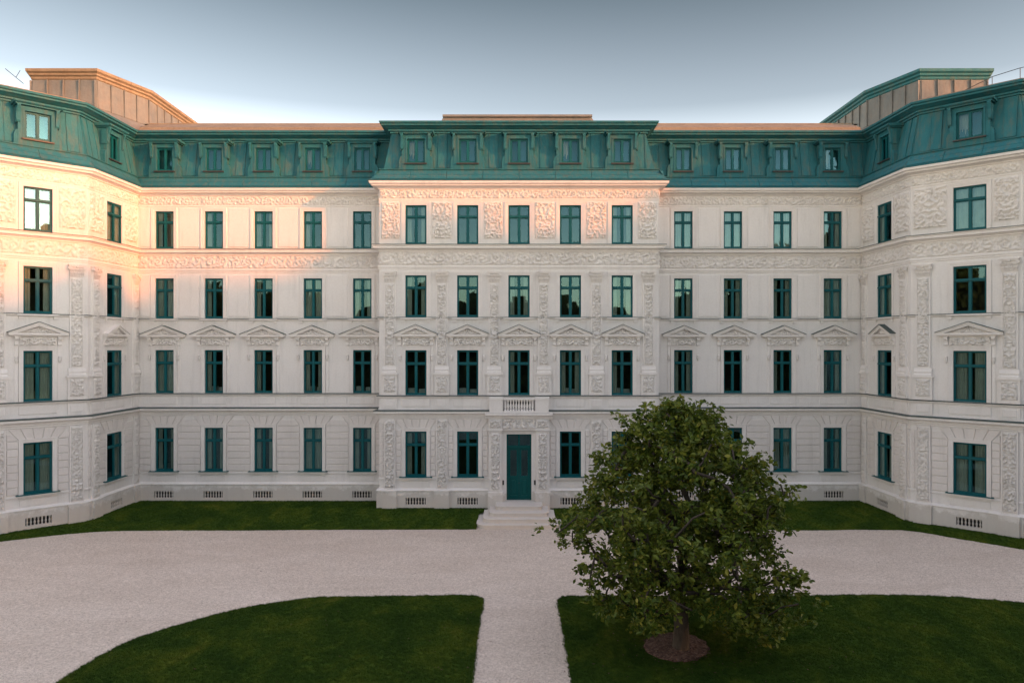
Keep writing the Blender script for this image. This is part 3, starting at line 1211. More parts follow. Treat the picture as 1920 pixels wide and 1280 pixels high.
# door
dh = DOOR[1] - DOOR[0]
b = MB()
t = .10
b.box(-DW / 2, -DW / 2 + t, 0, .12, 0, dh)
b.box(DW / 2 - t, DW / 2, 0, .12, 0, dh)
b.box(-DW / 2 + t, DW / 2 - t, 0, .12, dh - t, dh)
b.box(-DW / 2 + t, DW / 2 - t, -.06, .12, 3.50, 3.68)
b.box(-.06, .06, 0, .1, 3.68, dh - t)
b.box(-DW / 2 + t, DW / 2 - t, 0, .12, 0, .06)
door = put('door', b.mesh('door', M['door']), C, UC, -.12, DOOR[0])
lw = DW / 2 - t - .012
b = MB()
z1 = 3.49
b.box(0, .15, 0, .06, .07, z1)
b.box(lw - .15, lw, 0, .06, .07, z1)
b.box(.15, lw - .15, 0, .06, .07, .30)
b.box(.15, lw - .15, 0, .06, z1 - .13, z1)
b.box(.15, lw - .15, 0, .06, 1.42, 1.62)
b.box(.15, lw - .15, .03, .05, .30, 1.42)
b.cham(.21, lw - .21, .38, 1.34, .0, .03, .03)
leafm = b.mesh('door_leaf', M['door'])
for x in (-DW / 2 + t + .004, .008):
    add('door_leaf', leafm, door, (x, .04, 0))
b = MB()
b.poly([(.15, .02, 1.62), (lw - .15, .02, 1.62), (lw - .15, .02, z1 - .13), (.15, .02, z1 - .13)])
gl = b.mesh('pane', M['glass'], fix=False)
for x in (-DW / 2 + t + .004, .008):
    add('pane', gl, door, (x, .05, 0))
b = MB()
b.poly([(0, 0, 3.68), (DW / 2 - t - .06, 0, 3.68), (DW / 2 - t - .06, 0, dh - t), (0, 0, dh - t)])
gl = b.mesh('pane', M['glass'], fix=False)
for x in (-DW / 2 + t, .06):
    add('pane', gl, door, (x, .06, 0))
b = MB()
b.tube([(-.03, -.05, 1.5), (-.03, -.08, 1.5), (-.14, -.08, 1.5)], .015, 6)
add('door_handle', b.mesh('door_handle', M['black']), door, (0.09, .03, -.35))
for sx in (-1, 1):
    b = MB()
    b.cham(-.05, .05, 0, .30, -.06, 0, .012)
    put('bell_plate', b.mesh('bell_plate', M['black']), C, UC + sx * 1.06, .22, 1.55)

# ------------------------------------------------------------------ entrance steps
steps = empty('entrance_steps', (.04, -2.3, -.58), 'four broad pale stone steps with rounded corners in front of the teal entrance door', 'steps')
for k, (zt, hwid, D) in enumerate(((.47, 1.55, 48.5), (.20, 1.93, 47.75), (-.06, 2.32, 47.2), (-.32, 2.70, 46.72))):
    yf = D - 52.8
    yb = -2.3 - .15
    rc = .42 + .10 * k
    out = [(-hwid, yb), (-hwid, yf + rc)]
    for j in range(1, 8):
        a = math.pi / 2 * j / 8
        out.append((-hwid + rc - rc * math.cos(a), yf + rc - rc * math.sin(a)))
    out += [(-hwid + rc, yf), (hwid - rc, yf)]
    for j in range(1, 8):
        a = math.pi / 2 * j / 8
        out.append((hwid - rc + rc * math.sin(a), yf + rc - rc * math.cos(a)))
    out += [(hwid, yf + rc), (hwid, yb)]
    b = MB()
    n = len(out)
    zb = zt - .30 if k < 3 else -1.2
    cx_ = 0
    lay = []
    for z, ins in ((zb, .03), (zt - .07, .03), (zt - .055, 0), (zt - .012, 0), (zt, .014)):
        lay.append([(x * (1 - ins / hwid), y + ins * (1 if y < yb else 0), z) for x, y in out])
    for l_ in lay: b.v += l_
    for j in range(len(lay) - 1):
        for q in range(n):
            a = j * n + q; c = j * n + (q + 1) % n
            b.f.append((a, c, c + n, a + n))
    b.f.append(tuple(range((len(lay) - 1) * n, len(lay) * n)))
    o = add('step', b.mesh('step', M['step']), steps, (0, 2.3, .58))

# ------------------------------------------------------------------ mansard roof
sweep('roof_base_band', [(.60, 21.93), (.62, 22.0), (.55, 22.04), (.50, 22.06), (-.02, 22.70), (-.02, 22.78), (.04, 22.80), (.04, 22.86), (-.25, 22.90)], M['roof'], palace)
MW0, MW1, MZ0, MZ1 = -.25, -.75, 22.88, 25.5
roof = sweep('roof', [(MW0, MZ0), (MW1, MZ1)], M['roof'], palace)
sweep('roof_cornice', [(-.75, 25.42), (-.62, 25.42), (-.62, 25.52), (-.50, 25.56), (-.50, 25.66), (-.40, 25.70), (-.25, 25.78), (-.10, 25.84), (-.10, 25.94), (.0, 25.98), (.03, 26.08), (-.02, 26.12), (-.3, 26.14)], M['roof'], palace)
# low metal roofs above the cornice (main range and wings), and a flat one over the centre
sweep('roof_slope', [(-.02, 26.125), (-.32, 26.30), (-.34, 26.42), (-1.7, 27.05), (-1.72, 27.13), (-2.2, 27.2)], M['roof_top'], palace, pl=[(-26.95, 0), (24.35, 0)])
b = MB()
b.poly([(-27.6, 2.1, 27.19), (25.0, 2.1, 27.19), (25.0, 16, 27.19), (-27.6, 16, 27.19)])
add('flat_roof', b.mesh('flat_roof', M['roof_top']), palace)
for pl_, far in (([LP3, LP2, LP1, LP0, (-26.9, 3.0)], -42), ([(24.3, 3.0), RP0, RP1, RP2, RP3], 40)):
    sweep('roof_slope', [(-.02, 26.125), (-.25, 26.17), (-.27, 26.24), (-1.0, 26.42)], M['roof_top'], palace, pl=pl_)
    b = MB()
    of = offs(pl_, -.95)
    if far < 0:
        b.poly([(p.x, p.y, 26.41) for p in of] + [(-27.6, 16, 26.41), (far, 16, 26.41), (far, -6, 26.41)])
    else:
        b.poly([(p.x, p.y, 26.41) for p in of] + [(far, -6, 26.41), (far, 16, 26.41), (25.2, 16, 26.41)])
    add('flat_roof', b.mesh('flat_roof', M['roof_top']), palace)
b = MB()
b.poly([(-9.3, -2.25, 26.13), (9.38, -2.25, 26.13), (9.38, 1.2, 26.13), (-9.3, 1.2, 26.13)])
add('flat_roof', b.mesh('flat_roof', M['roof_top']), palace)
# body behind, so the block is solid from any side
b = MB()
back = [(-42, 16), (-42, -6), (-38, -9.78), (-37.9, -9.7), (-37.9, 15.8)]
b.poly([(-38, -9.78, -1), (-38, -9.78, 26.2), (-42, -4, 26.2), (-42, -4, -1)])
b.poly([(-42, -4, -1), (-42, -4, 27.19), (-42, 16, 27.19), (-42, 16, -1)])
b.poly([(-42, 16, -1), (-42, 16, 27.19), (40, 16, 27.19), (40, 16, -1)])
b.poly([(40, 16, -1), (40, 16, 27.19), (40, -5, 27.19), (40, -5, -1)])
b.poly([(40, -5, -1), (40, -5, 26.2), (36, -10.27, 26.2), (36, -10.27, -1)])
add('rear_wall', b.mesh('rear_wall', M['plaster'], fix=False), palace)


def dormer_parts(W):
    hw = W / 2 + .36
    hh = 1.62
    b = MB()
    z0 = .39
    yb = 1.1
    # face with opening
    b.box(-hw, -W / 2, 0, yb, 0, 2.32)
    b.box(W / 2, hw, 0, yb, 0, 2.32)
    b.box(-W / 2, W / 2, 0, yb, 0, z0)
    b.box(-W / 2, W / 2, 0, yb, z0 + hh, 2.32)
    # inner face frame
    for sx in (-1, 1):
        xs = sorted((sx * (W / 2 + .02), sx * (W / 2 + .10)))
        b.box(xs[0], xs[1], -.03, 0, z0, z0 + hh + .08)
    b.box(-W / 2 - .02, W / 2 + .02, -.03, 0, z0 + hh + .01, z0 + hh + .08)
    b.poly([(-W / 2, .9, z0), (W / 2, .9, z0), (W / 2, .9, z0 + hh), (-W / 2, .9, z0 + hh)])
    body = b.mesh('dormer', M['roof'])
    b = MB()
    b.box(-hw - .14, hw + .14, -.20, 1.3, 2.32, 2.40)
    b.side([(1.4, 2.40), (-.26, 2.40), (-.34, 2.46), (-.36, 2.54), (1.4, 2.62)], -hw - .24, hw + .24)
    hood = b.mesh('dormer_hood', M['roof'])
    b = MB()
    b.side([(.0, 2.32), (-.22, 2.32), (-.25, 2.22), (-.18, 2.05), (-.12, 1.85), (-.09, 1.5), (-.10, 1.38), (-.04, 1.28), (0, 1.28)], -.085, .085)
    b.side([(.3, 2.2), (-.08, 2.2), (-.08, 1.5), (.0, 1.25), (.3, 1.25)], .085, .13)
    brk = b.mesh('dormer_bracket', M['roof'])
    b = MB()
    b.prism([(0, 0), (.20, 0), (.20, .55), (.12, .78), (.03, .86), (0, .86)], .02, .5)
    foot = b.mesh('dormer_foot', M['roof'])
    b = MB()
    b.box(-W / 2 - .16, W / 2 + .16, -.13, .1, z0 - .10, z0 - .02)
    sill = b.mesh('dormer_sill', M['black'])
    return hw, z0, hh, body, hood, brk, foot, sill


def place_dormer(F, u, W):
    hw, z0, hh, body, hood, brk, foot, sill = cached(('dor', W), lambda: dormer_parts(W))
    d = put('dormer', body, F, u, 0.02, 22.86)
    add('dormer_hood', hood, d)
    for sx in (-1, 1):
        o = add('dormer_bracket', brk, d, (sx * (hw - .03), 0, 0))
        f = add('dormer_foot', foot, d, (sx * hw, 0, 0))
        if sx < 0:
            o.scale = (-1, 1, 1)
            f.scale = (-1, 1, 1)
    add('dormer_sill', sill, d)
    fm, pm = window_meshes(W, hh, hh * .7, False)
    add('dormer_window', fm, d, (0, .14, z0))
    for me, x, zz in pm:
        p = add('pane', me, d, (x, .19, z0 + zz))
        p.rotation_euler = (R(rng.uniform(-.5, .5)), 0, R(rng.uniform(-.6, .6)))
    if rng.random() < .5:
        cw = W * .35
        add('curtain', cached(('cur', round(cw, 2), hh), lambda: curtain_mesh(cw, hh - .05, 4)), d, (-W / 2 + cw / 2 + .05, .45, z0))
    return hw


# metal sheets of the mansard between dormers, each a piece of its own
def roof_sheet(F, u0, u1, prd):
    b = MB()
    s = .02
    W0, W1 = MW0 + s * prd, MW1 + s * prd
    za, zb = MZ0 + .08, MZ1 - .12
    fz = lambda z: W0 + (W1 - W0) * (z - MZ0) / (MZ1 - MZ0)
    h = (u1 - u0) / 2
    g = .025
    pf = .03 + .012 * prd
    P = []
    for zz, ins in ((za, 0), (zb, 0)):
        P.append([(-h + g, -(fz(zz)), zz), (h - g, -(fz(zz)), zz)])
    fr = [P[0][0], P[0][1], P[1][1], P[1][0]]
    fr2 = [(x, y - pf, z) for x, y, z in fr]
    b.v += fr2 + fr
    b.f += [(0, 1, 2, 3), (0, 4, 5, 1), (1, 5, 6, 2), (2, 6, 7, 3), (3, 7, 4, 0)]
    # standing seam on one side
    i = len(b.v)
    b.v += [(h - g, -fz(za) - .075, za), (h + g * .9, -fz(za) - .075, za), (h + g * .9, -fz(zb) - .075, zb), (h - g, -fz(zb) - .075, zb),
            (h - g, -fz(za), za), (h + g * .9, -fz(za), za), (h + g * .9, -fz(zb), zb), (h - g, -fz(zb), zb)]
    b.f += [(i, i + 1, i + 2, i + 3), (i, i + 4, i + 5, i + 1), (i + 1, i + 5, i + 6, i + 2), (i + 2, i + 6, i + 7, i + 3), (i + 3, i + 7, i + 4, i)]
    me = cached(('rsh', round(u1 - u0, 3), prd), lambda: b.mesh('roof_sheet', M['roof_panel']))
    o = add('roof_sheet', me, roof, F.pt((u0 + u1) / 2, 0, 0), F.th)


DORW = {'C': 1.18, 'LM': 1.12, 'RM': 1.12, 'LB': 1.12, 'RB': 1.12, 'LA': 1.35, 'RA': 1.42, 'LC': 1.35, 'RC': 1.4}
for key, F in FL.items():
    e0, e1 = F.ends(MW1)
    e0 = max(e0, F.ends(MW0)[0]) + .08
    e1 = min(e1, F.ends(MW0)[1]) - .08
    ob = []
    for u in BAYS[key]:
        hw = place_dormer(F, u, DORW[key])
        ob.append((u - hw + .05, u + hw - .05))
    cur = e0
    spans = []
    for a, c in ob:
        spans.append((cur, a)); cur = c
    spans.append((cur, e1))
    for a, c in spans:
        if c - a < .3: continue
        n = max(1, round((c - a) / .62))
        for j in range(n):
            roof_sheet(F, a + (c - a) * j / n, a + (c - a) * (j + 1) / n, j % 2)
    # sheets of the sloping base band
    f0, f1 = F.ends(.3)
    n = max(1, round((f1 - f0) / 2.3))
    for j in range(n):
        a = f0 + (f1 - f0) * j / n + .01
        c = f0 + (f1 - f0) * (j + 1) / n - .01
        for (wa, zA, wb, zB) in ((.50, 22.075, .25, 22.385), (.235, 22.40, .0, 22.69)):
            sh = .6 if zA > 22.2 and j < n - 1 else 0
            b = MB()
            P = [F.pt(a, wa, zA), F.pt(c, wa, zA), F.pt(c, wb, zB), F.pt(a, wb, zB)]
            Q = [F.pt(a + .012, wa + .02, zA + .015), F.pt(c - .012, wa + .02, zA + .015), F.pt(c - .012, wb + .02, zB + .015), F.pt(a + .012, wb + .02, zB + .015)]
            b.v += Q + P
            b.f += [(0, 1, 2, 3), (0, 4, 5, 1), (1, 5, 6, 2), (2, 6, 7, 3), (3, 7, 4, 0)]
            add('band_sheet', b.mesh('band_sheet', M['roof_panel']), roof)

# tall roofs of the two corner pavilions


def pavilion(pts, label):
    """pts: plan of the upper roof, left to right, open at the back"""
    z0, z1 = 26.4, 29.45
    rp = sweep('pavilion_roof', [(.9, z0), (.55, z0 + .5), (.12, z0 + 1.0), (.05, z1)], M['lead'], palace, pl=pts, label=label)
    s = sweep('pavilion_cornice', [(.02, z1 - .1), (.12, z1 - .02), (.12, z1 + .12), (.25, z1 + .2), (.25, z1 + .32), (.40, z1 + .42), (.42, z1 + .60), (.1, z1 + .66)], M['roof'] if pts[0][0] > 0 else M['roof_top'], palace, pl=pts)  # left cornice takes the warm sheet: its sunlit tone is put into the colour
    b = MB()
    b.poly([(p.x, p.y, z1 + .66) for p in offs(pts, .12)])
    add('pavilion_top', b.mesh('pavilion_top', M['lead']), palace)
    for k in range(len(pts) - 1):
        a = Vector(pts[k]); c = Vector(pts[k + 1])
        d = (c - a); L = d.length; d.normalize()
        nn = Vector((d.y, -d.x)); th = math.atan2(d.y, d.x)
        n = max(2, round(L / 1.15))
        for j in range(n):
            w = L / n
            hw = w / 2 - .03
            b = MB()
            b.v += [(-hw, -.15, z0 + 1.02), (hw, -.15, z0 + 1.02), (hw, -.09, z1 - .12), (-hw, -.09, z1 - .12),
                    (-hw, -.0, z0 + 1.02), (hw, -.0, z0 + 1.02), (hw, -.0, z1 - .12), (-hw, -.0, z1 - .12)]
            b.f += [(0, 1, 2, 3), (0, 4, 5, 1), (1, 5, 6, 2), (2, 6, 7, 3), (3, 7, 4, 0)]
            b.box(hw - .02, hw + .045, -.21, 0, z0 + 1.0, z1 - .1)
            p = a + d * (w * (j + .5))
            add('lead_sheet', b.mesh('lead_sheet', M['lead']), rp, (p.x, p.y, 0), th)


pavilion([(34.5, 12), (34.4, 3.4), (32.6, -.8), (28.0, -.8), (26.4, 3.4), (26.3, 12)][::-1], 'grey sheet metal pavilion roof')
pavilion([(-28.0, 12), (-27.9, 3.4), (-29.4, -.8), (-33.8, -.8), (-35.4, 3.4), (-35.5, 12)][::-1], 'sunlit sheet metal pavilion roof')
# low skylight lantern over the centre
b = MB()
lo = [(-6.1, 3.4), (5.95, 3.4), (5.95, 7), (-6.1, 7)]
b.v += [(x, y, 26.4) for x, y in lo] + [(-5.6, 3.5, 28.22), (5.45, 3.5, 28.22), (5.45, 7, 28.22), (-5.6, 7, 28.22)]
b.v[0] = (-6.6, 3.4, 26.4); b.v[1] = (6.5, 3.4, 26.4)
b.f += [(0, 1, 5, 4), (1, 2, 6, 5), (3, 0, 4, 7), (4, 5, 6, 7)]
b.box(-5.7, 5.55, 3.3, 3.5, 28.1, 28.26)
add('roof_lantern', b.mesh('roof_lantern', M['lead'], fix=False), palace)

# thin lightning conductors along the wing roofs
b = MB()
pts = [(26.0, -6.0, 26.35), (27.2, -7.1, 26.45), (28.3, -8.2, 26.95), (29.3, -9.2, 27.1)]
b.tube(pts, .022, 5)
for p in pts:
    b.tube([p, (p[0], p[1], 26.15)], .02, 4)
b.tube([(29.3, -9.2, 27.1), (30.6, -9.6, 27.3)], .02, 5)
add('lightning_conductor', b.mesh('lightning_conductor', M['black']), palace)
b = MB()
b.tube([(-34.4, -.9, 29.1), (-35.6, -1.0, 30.1)], .025, 5)
b.tube([(-34.9, -.95, 29.5), (-34.6, -.95, 30.0)], .02, 5)
add('lightning_conductor', b.mesh('lightning_conductor', M['black']), palace)

# ------------------------------------------------------------------ ground


def sst(x, a, b):
    t = min(1, max(0, (x - a) / (b - a)))
    return t * t * (3 - 2 * t)


def gz(x, y):
    return -.58 + .42 * sst(abs(x), 17, 29) * sst(y, -22, -12)


xs = sorted(set([-900, -400, -150, -80, -60] + [i * 1.0 for i in range(-44, 45)] + [60, 80, 150, 400, 900]))
ys = sorted(set([-900, -400, -150, -110, -80] + [i * 1.0 for i in range(-60, 3)] + [20, 80, 150, 400, 900]))
b = MB()
for y in ys:
    for x in xs:
        b.v.append((x, y, gz(x, y)))
nx = len(xs)
for j in range(len(ys) - 1):
    for i in range(nx - 1):
        a = j * nx + i
        b.f.append((a, a + 1, a + 1 + nx, a + nx))
add('gravel_ground', b.mesh('gravel_ground', M['gravel'], smooth=True, fix=False), kind='structure')


b = MB()
b.poly([(-300, -300, -.57), (300, -300, -.57), (300, -62, -.57), (-300, -62, -.57)])
add('park_lawn', b.mesh('park_lawn', M['turf'], fix=False), kind='structure')


def px2w(px, py, z=-.58):
    D = (CAM[2] - z) * 1400 / (py - 648)
    return ((px - 972) * D / 1400, D - 52.8)


def px2g(px, py):
    z = -.58
    for _ in range(6):
        x, y = px2w(px, py, z)
        z = gz(x, y)
    return (x, y)


def densify(poly, step=.3, jit=0.03, closed=True):
    out = []
    n = len(poly)
    for i in range(n if closed else n - 1):
        a = Vector(poly[i][:2]); b_ = Vector(poly[(i + 1) % n][:2])
        m = max(1, int((b_ - a).length / step))
        for k in range(m):
            p = a.lerp(b_, k / m)
            out.append((p.x + rng.uniform(-jit, jit), p.y + rng.uniform(-jit, jit)))
    return out


def smooth_curve(pts, n=8):
    out = []
    P = [Vector(p) for p in pts]
    for i in range(len(P) - 1):
        p0 = P[max(i - 1, 0)]; p1 = P[i]; p2 = P[i + 1]; p3 = P[min(i + 2, len(P) - 1)]
        for k in range(n):
            t = k / n
            q = .5 * ((2 * p1) + (p2 - p0) * t + (2 * p0 - 5 * p1 + 4 * p2 - p3) * t * t + (3 * p1 - p0 - 3 * p2 + p3) * t ** 3)
            out.append((q.x, q.y))
    out.append(tuple(P[-1]))
    return out


def inside(pt, poly):
    x, y = pt
    c = False
    j = len(poly) - 1
    for i in range(len(poly)):
        xi, yi = poly[i]; xj, yj = poly[j]
        if (yi > y) != (yj > y) and x < (xj - xi) * (y - yi) / (yj - yi) + xi:
            c = not c
        j = i
    return c


def lawn(name, poly, zf, step, lift=.035):
    vs2 = [Vector(p) for p in poly]
    n = len(vs2)
    x0 = min(p[0] for p in poly); x1 = max(p[0] for p in poly)
    y0 = min(p[1] for p in poly); y1 = max(p[1] for p in poly)
    x = x0
    while x < x1:
        y = y0
        while y < y1:
            p = (x + rng.uniform(-.3, .3) * step, y + rng.uniform(-.3, .3) * step)
            if inside(p, poly):
                vs2.append(Vector(p))
            y += step
        x += step
    ed = [(i, (i + 1) % n) for i in range(n)]
    v, e, f, *_ = delaunay_2d_cdt(vs2, ed, [], 1, 1e-5)
    b = MB()
    b.v = [(p.x, p.y, zf(p.x, p.y) + lift) for p in v]
    b.f = [tuple(q) for q in f]
    me = b.mesh(name, M['turf'], smooth=True, fix=False)
    if me.polygons and me.polygons[0].normal.z < 0:
        me.flip_normals()
    bm = bmesh.new(); bm.from_mesh(me)
    be = [q for q in bm.edges if q.is_boundary]
    r = bmesh.ops.extrude_edge_only(bm, edges=be)
    for q in r['geom']:
        if isinstance(q, bmesh.types.BMVert):
            q.co.z -= .12
    bm.to_mesh(me); bm.free()
    return add(name, me, kind='structure')


# front lawns
lt = [px2g(*p) for p in [(108, 1280), (180, 1235), (250, 1200), (350, 1168), (450, 1142), (540, 1127), (600, 1120.5), (700, 1119), (800, 1117.5), (870, 1116.5)]]
lt = smooth_curve([(-12.5, -42), (-15.0, -34), (-15.9, -30)] + lt, 6)
lr = [px2g(*p) for p in [(893, 1118), (906, 1123), (904, 1140), (899, 1165), (893, 1210), (885, 1280)]] + [(-1.6, -31), (-1.6, -42)]
left_poly = densify(lt + lr, .22, .035)
rt = [px2g(*p) for p in [(1047, 1126), (1053, 1119), (1070, 1118), (1150, 1118), (1300, 1118), (1500, 1117.5), (1600, 1116), (1700, 1116), (1800, 1120), (1920, 1131)]] + [(26, -21.5), (30, -27), (31, -38), (28, -46)]
rl = [(1.75, -46), (1.75, -31)] + [px2g(*p) for p in [(1073, 1280), (1066, 1250), (1063, 1225), (1055, 1180), (1048, 1140)]]
right_poly = densify(rt + rl, .22, .035)
TREE = (6.12, -24.7)
lawn_l = lawn('front_lawn', left_poly, gz, .8)
lawn_r = lawn('front_lawn', right_poly, gz, .8)

# strip of grass along the palace
edge = [px2g(*p) for p in [(-260, 1050), (-100, 1030), (0, 1015), (60, 1008), (130, 1000.5), (190, 996), (250, 994.5), (330, 994), (400, 994), (560, 993), (700, 992.5), (893, 992)]]
edge2 = [px2g(*p) for p in [(1053, 992), (1200, 992.5), (1400, 992.5), (1600, 992.5), (1690, 993.5), (1725, 997), (1760, 1003), (1800, 1010), (1860, 1020), (1920, 1030), (2060, 1052)]]
wallpl = [(p.x, p.y) for p in offs(PLAN, PL_W - .1)]


def dist_pl(x, y, pl):
    best = 1e9
    p = Vector((x, y))
    for i in range(len(pl) - 1):
        a = Vector(pl[i]); c = Vector(pl[i + 1])
        d = c - a
        t = max(0, min(1, (p - a).dot(d) / d.length_squared))
        best = min(best, (p - a - d * t).length)
    return best


def strip_z(ed):
    def f(x, y):
        dw = dist_pl(x, y, wallpl)
        de = dist_pl(x, y, ed)
        t = dw / (dw + de + 1e-6)
        g = gz(x, y)
        # slope of the bank
        return (-.03) * (1 - t) + g * t
    return f


li = wallpl
left_strip = densify(edge, .3, .03, False) + densify([edge[-1], (-2.64, -3.2), (-1.9, -2.5), li[5]], .5, 0, False) + densify([li[5], li[4], li[3], li[2], li[1], li[0]], .5, 0, False) + [li[0]]
right_strip = densify(edge2, .3, .03, False) + [edge2[-1]] + densify([li[11], li[10], li[9], li[8], li[7], li[6]], .5, 0, False) + densify([li[6], (1.98, -2.5), (2.72, -3.2)], .5, 0, False)
# the strip polygons run under the steps' flanks only up to their sides
edge[-1] = (-2.6, edge[-1][1]); edge2[0] = (2.68, edge2[0][1])
strip_l = lawn('grass_strip', left_strip, strip_z(edge), .8, .02)
strip_r = lawn('grass_strip', right_strip, strip_z(edge2), .8, .02)


# grass blades: tufts spread over the turf by geometry nodes
def tuft(name, n, hmin, hmax, spread):
    r = random.Random(5)
    b = MB()
    for k in range(n):
        a = r.random() * 6.28
        x, y = r.gauss(0, spread), r.gauss(0, spread)
        h = r.uniform(hmin, hmax)
        lx, ly = math.cos(a) * h * .5, math.sin(a) * h * .5
        w = .006
        px_, py_ = -math.sin(a) * w, math.cos(a) * w
        b.v += [(x - px_, y - py_, 0), (x + px_, y + py_, 0), (x + lx * .4 + px_ * .7, y + ly * .4 + py_ * .7, h * .6), (x + lx * .4 - px_ * .7, y + ly * .4 - py_ * .7, h * .6), (x + lx, y + ly, h)]
        i = len(b.v) - 5
        b.f += [(i, i + 1, i + 2, i + 3), (i + 3, i + 2, i + 4)]
    return b.mesh(name, M['blade'], fix=False)


def grass_on(src, name, density, tm, seed):
    tobj = bpy.data.objects.new('grass_tuft_source', tm)
    ng = bpy.data.node_groups.new(name, 'GeometryNodeTree')
    ng.interface.new_socket(name='Geometry', in_out='INPUT', socket_type='NodeSocketGeometry')
    ng.interface.new_socket(name='Geometry', in_out='OUTPUT', socket_type='NodeSocketGeometry')
    N, L = ng.nodes, ng.links
    gi = N.new('NodeGroupInput'); go = N.new('NodeGroupOutput')
    dp = N.new('GeometryNodeDistributePointsOnFaces')
    dp.inputs['Density'].default_value = density
    dp.inputs['Seed'].default_value = seed
    ip = N.new('GeometryNodeInstanceOnPoints')
    oi = N.new('GeometryNodeObjectInfo')
    oi.inputs['Object'].default_value = tobj
    rv = N.new('FunctionNodeRandomValue'); rv.data_type = 'FLOAT_VECTOR'
    rv.inputs[0].default_value = (-.1, -.1, 0); rv.inputs[1].default_value = (.1, .1, 6.28)
    rs = N.new('FunctionNodeRandomValue'); rs.data_type = 'FLOAT'
    rs.inputs[2].default_value = .6; rs.inputs[3].default_value = 1.3
    L.new(gi.outputs[0], dp.inputs['Mesh'])
    L.new(dp.outputs['Points'], ip.inputs['Points'])
    L.new(oi.outputs['Geometry'], ip.inputs['Instance'])
    L.new(rv.outputs[0], ip.inputs['Rotation'])
    L.new(rs.outputs[1], ip.inputs['Scale'])
    L.new(ip.outputs[0], go.inputs[0])
    o = add(name, src.data.copy(), kind='stuff')
    md = o.modifiers.new('grass', 'NODES')
    md.node_group = ng
    return o


t1 = tuft('grass_tuft', 12, .02, .055, .035)
for nm, s_, dn, sd_ in (('grass', lawn_l, 260, 1), ('grass', lawn_r, 220, 2), ('grass', strip_l, 130, 3), ('grass', strip_r, 130, 4)):
    g = grass_on(s_, nm, dn, t1, sd_)
    g['label'] = 'short mown grass blades'

# longer blades hanging over the cut edges of the turf
b = MB()


def edge_tufts(poly, zf, per=22):
    for i in range(len(poly) - 1):
        a = Vector(poly[i]); c = Vector(poly[i + 1])
        if a.y < -31 or (a - c).length > 2: continue
        for _ in range(max(1, int((c - a).length * per))):
            p = a.lerp(c, rng.random())
            x, y = p.x + rng.gauss(0, .035), p.y + rng.gauss(0, .035)
            z = zf(x, y)
            for _ in range(5):
                t_ = rng.random() * 6.28
                h_ = rng.uniform(.04, .10)
                lx, ly = math.cos(t_) * h_ * .7, math.sin(t_) * h_ * .7
                wx_, wy_ = -math.sin(t_) * .008, math.cos(t_) * .008
                b.poly([(x - wx_, y - wy_, z), (x + wx_, y + wy_, z), (x + lx, y + ly, z + h_)])


edge_tufts(left_poly + left_poly[:1], gz)
edge_tufts(right_poly + right_poly[:1], gz)
edge_tufts(densify(edge, .3, .02, False), gz, 14)
edge_tufts(densify(edge2, .3, .02, False), gz, 14)
add('grass', b.mesh('grass', M['blade'], fix=False), kind='stuff', label='ragged grass blades along the lawn edges')
# fallen leaves and bits on gravel and lawn
b = MB()
for k in range(520):
    if k < 300:
        a_ = rng.random() * 6.28; r_ = abs(rng.gauss(0, 4.2)) + .5
        x, y = TREE[0] + r_ * math.cos(a_), TREE[1] + r_ * math.sin(a_)
    else:
        x, y = rng.uniform(-24, 24), rng.uniform(-28, -7)
    z = gz(x, y) + (.075 if inside((x, y), right_poly) or inside((x, y), left_poly) else .012)
    t_ = rng.random() * 6.28; s_ = rng.uniform(.02, .055)
    ux, uy = math.cos(t_) * s_, math.sin(t_) * s_
    b.poly([(x - ux, y - uy, z), (x + uy * .5, y - ux * .5, z + .008), (x + ux, y + uy, z + .004), (x - uy * .5, y + ux * .5, z + .015)])
add('fallen_leaves', b.mesh('fallen_leaves', M['mulch'], fix=False), kind='stuff', label='scattered fallen brown leaves')

# mulch bed round the trunk
b = MB()
n = 40
ring = []
for k in range(n):
    a = 2 * math.pi * k / n
    rr = 1 + rng.uniform(-.05, .05)
    ring.append((6.0 + 1.22 * rr * math.cos(a) + .15 * math.sin(a), -24.45 + 1.35 * rr * math.sin(a)))
i0 = len(b.v)
for s_, zz in ((1.0, .03), (.97, .07), (.7, .10), (.35, .14)):
    b.v += [(6.0 + (x - 6.0) * s_, -24.45 + (y + 24.45) * s_, -.58 + .035 + zz + rng.uniform(-.01, .01)) for x, y in ring]
for j in range(3):
    for k in range(n):
        a = j * n + k; c = j * n + (k + 1) % n
        b.f.append((a, c, c + n, a + n))
b.f.append(tuple(range(3 * n, 4 * n)))
# loose chips
for k in range(900):
    a = rng.random() * 6.28; r_ = math.sqrt(rng.random()) * 1.02
    x = 6.0 + 1.22 * r_ * math.cos(a); y = -24.45 + 1.35 * r_ * math.sin(a)
    z = -.58 + .05 + .11 * (1 - r_) + .02
    q = rng.random() * 6.28; l_ = rng.uniform(.03, .07); w_ = .015
    dx, dy = math.cos(q) * l_, math.sin(q) * l_
    ex, ey = -math.sin(q) * w_, math.cos(q) * w_
    b.poly([(x - dx - ex, y - dy - ey, z), (x + dx - ex, y + dy - ey, z + rng.uniform(0, .04)), (x + dx + ex, y + dy + ey, z + .03), (x - dx + ex, y - dy + ey, z + .02)])
add('mulch_bed', b.mesh('mulch_bed', M['mulch'], fix=False), kind='structure')

# ------------------------------------------------------------------ the tree
EZ = [0.0, .85, 2.0, 3.6, 5.2, 6.7, 7.65, 8.2, 8.5]
EL = [1.2, 2.6, 4.0, 4.75, 4.1, 3.4, 2.45, 1.6, .4]
ER = [2.6, 3.9, 4.85, 4.3, 4.3, 3.3, 2.2, 1.0, .3]


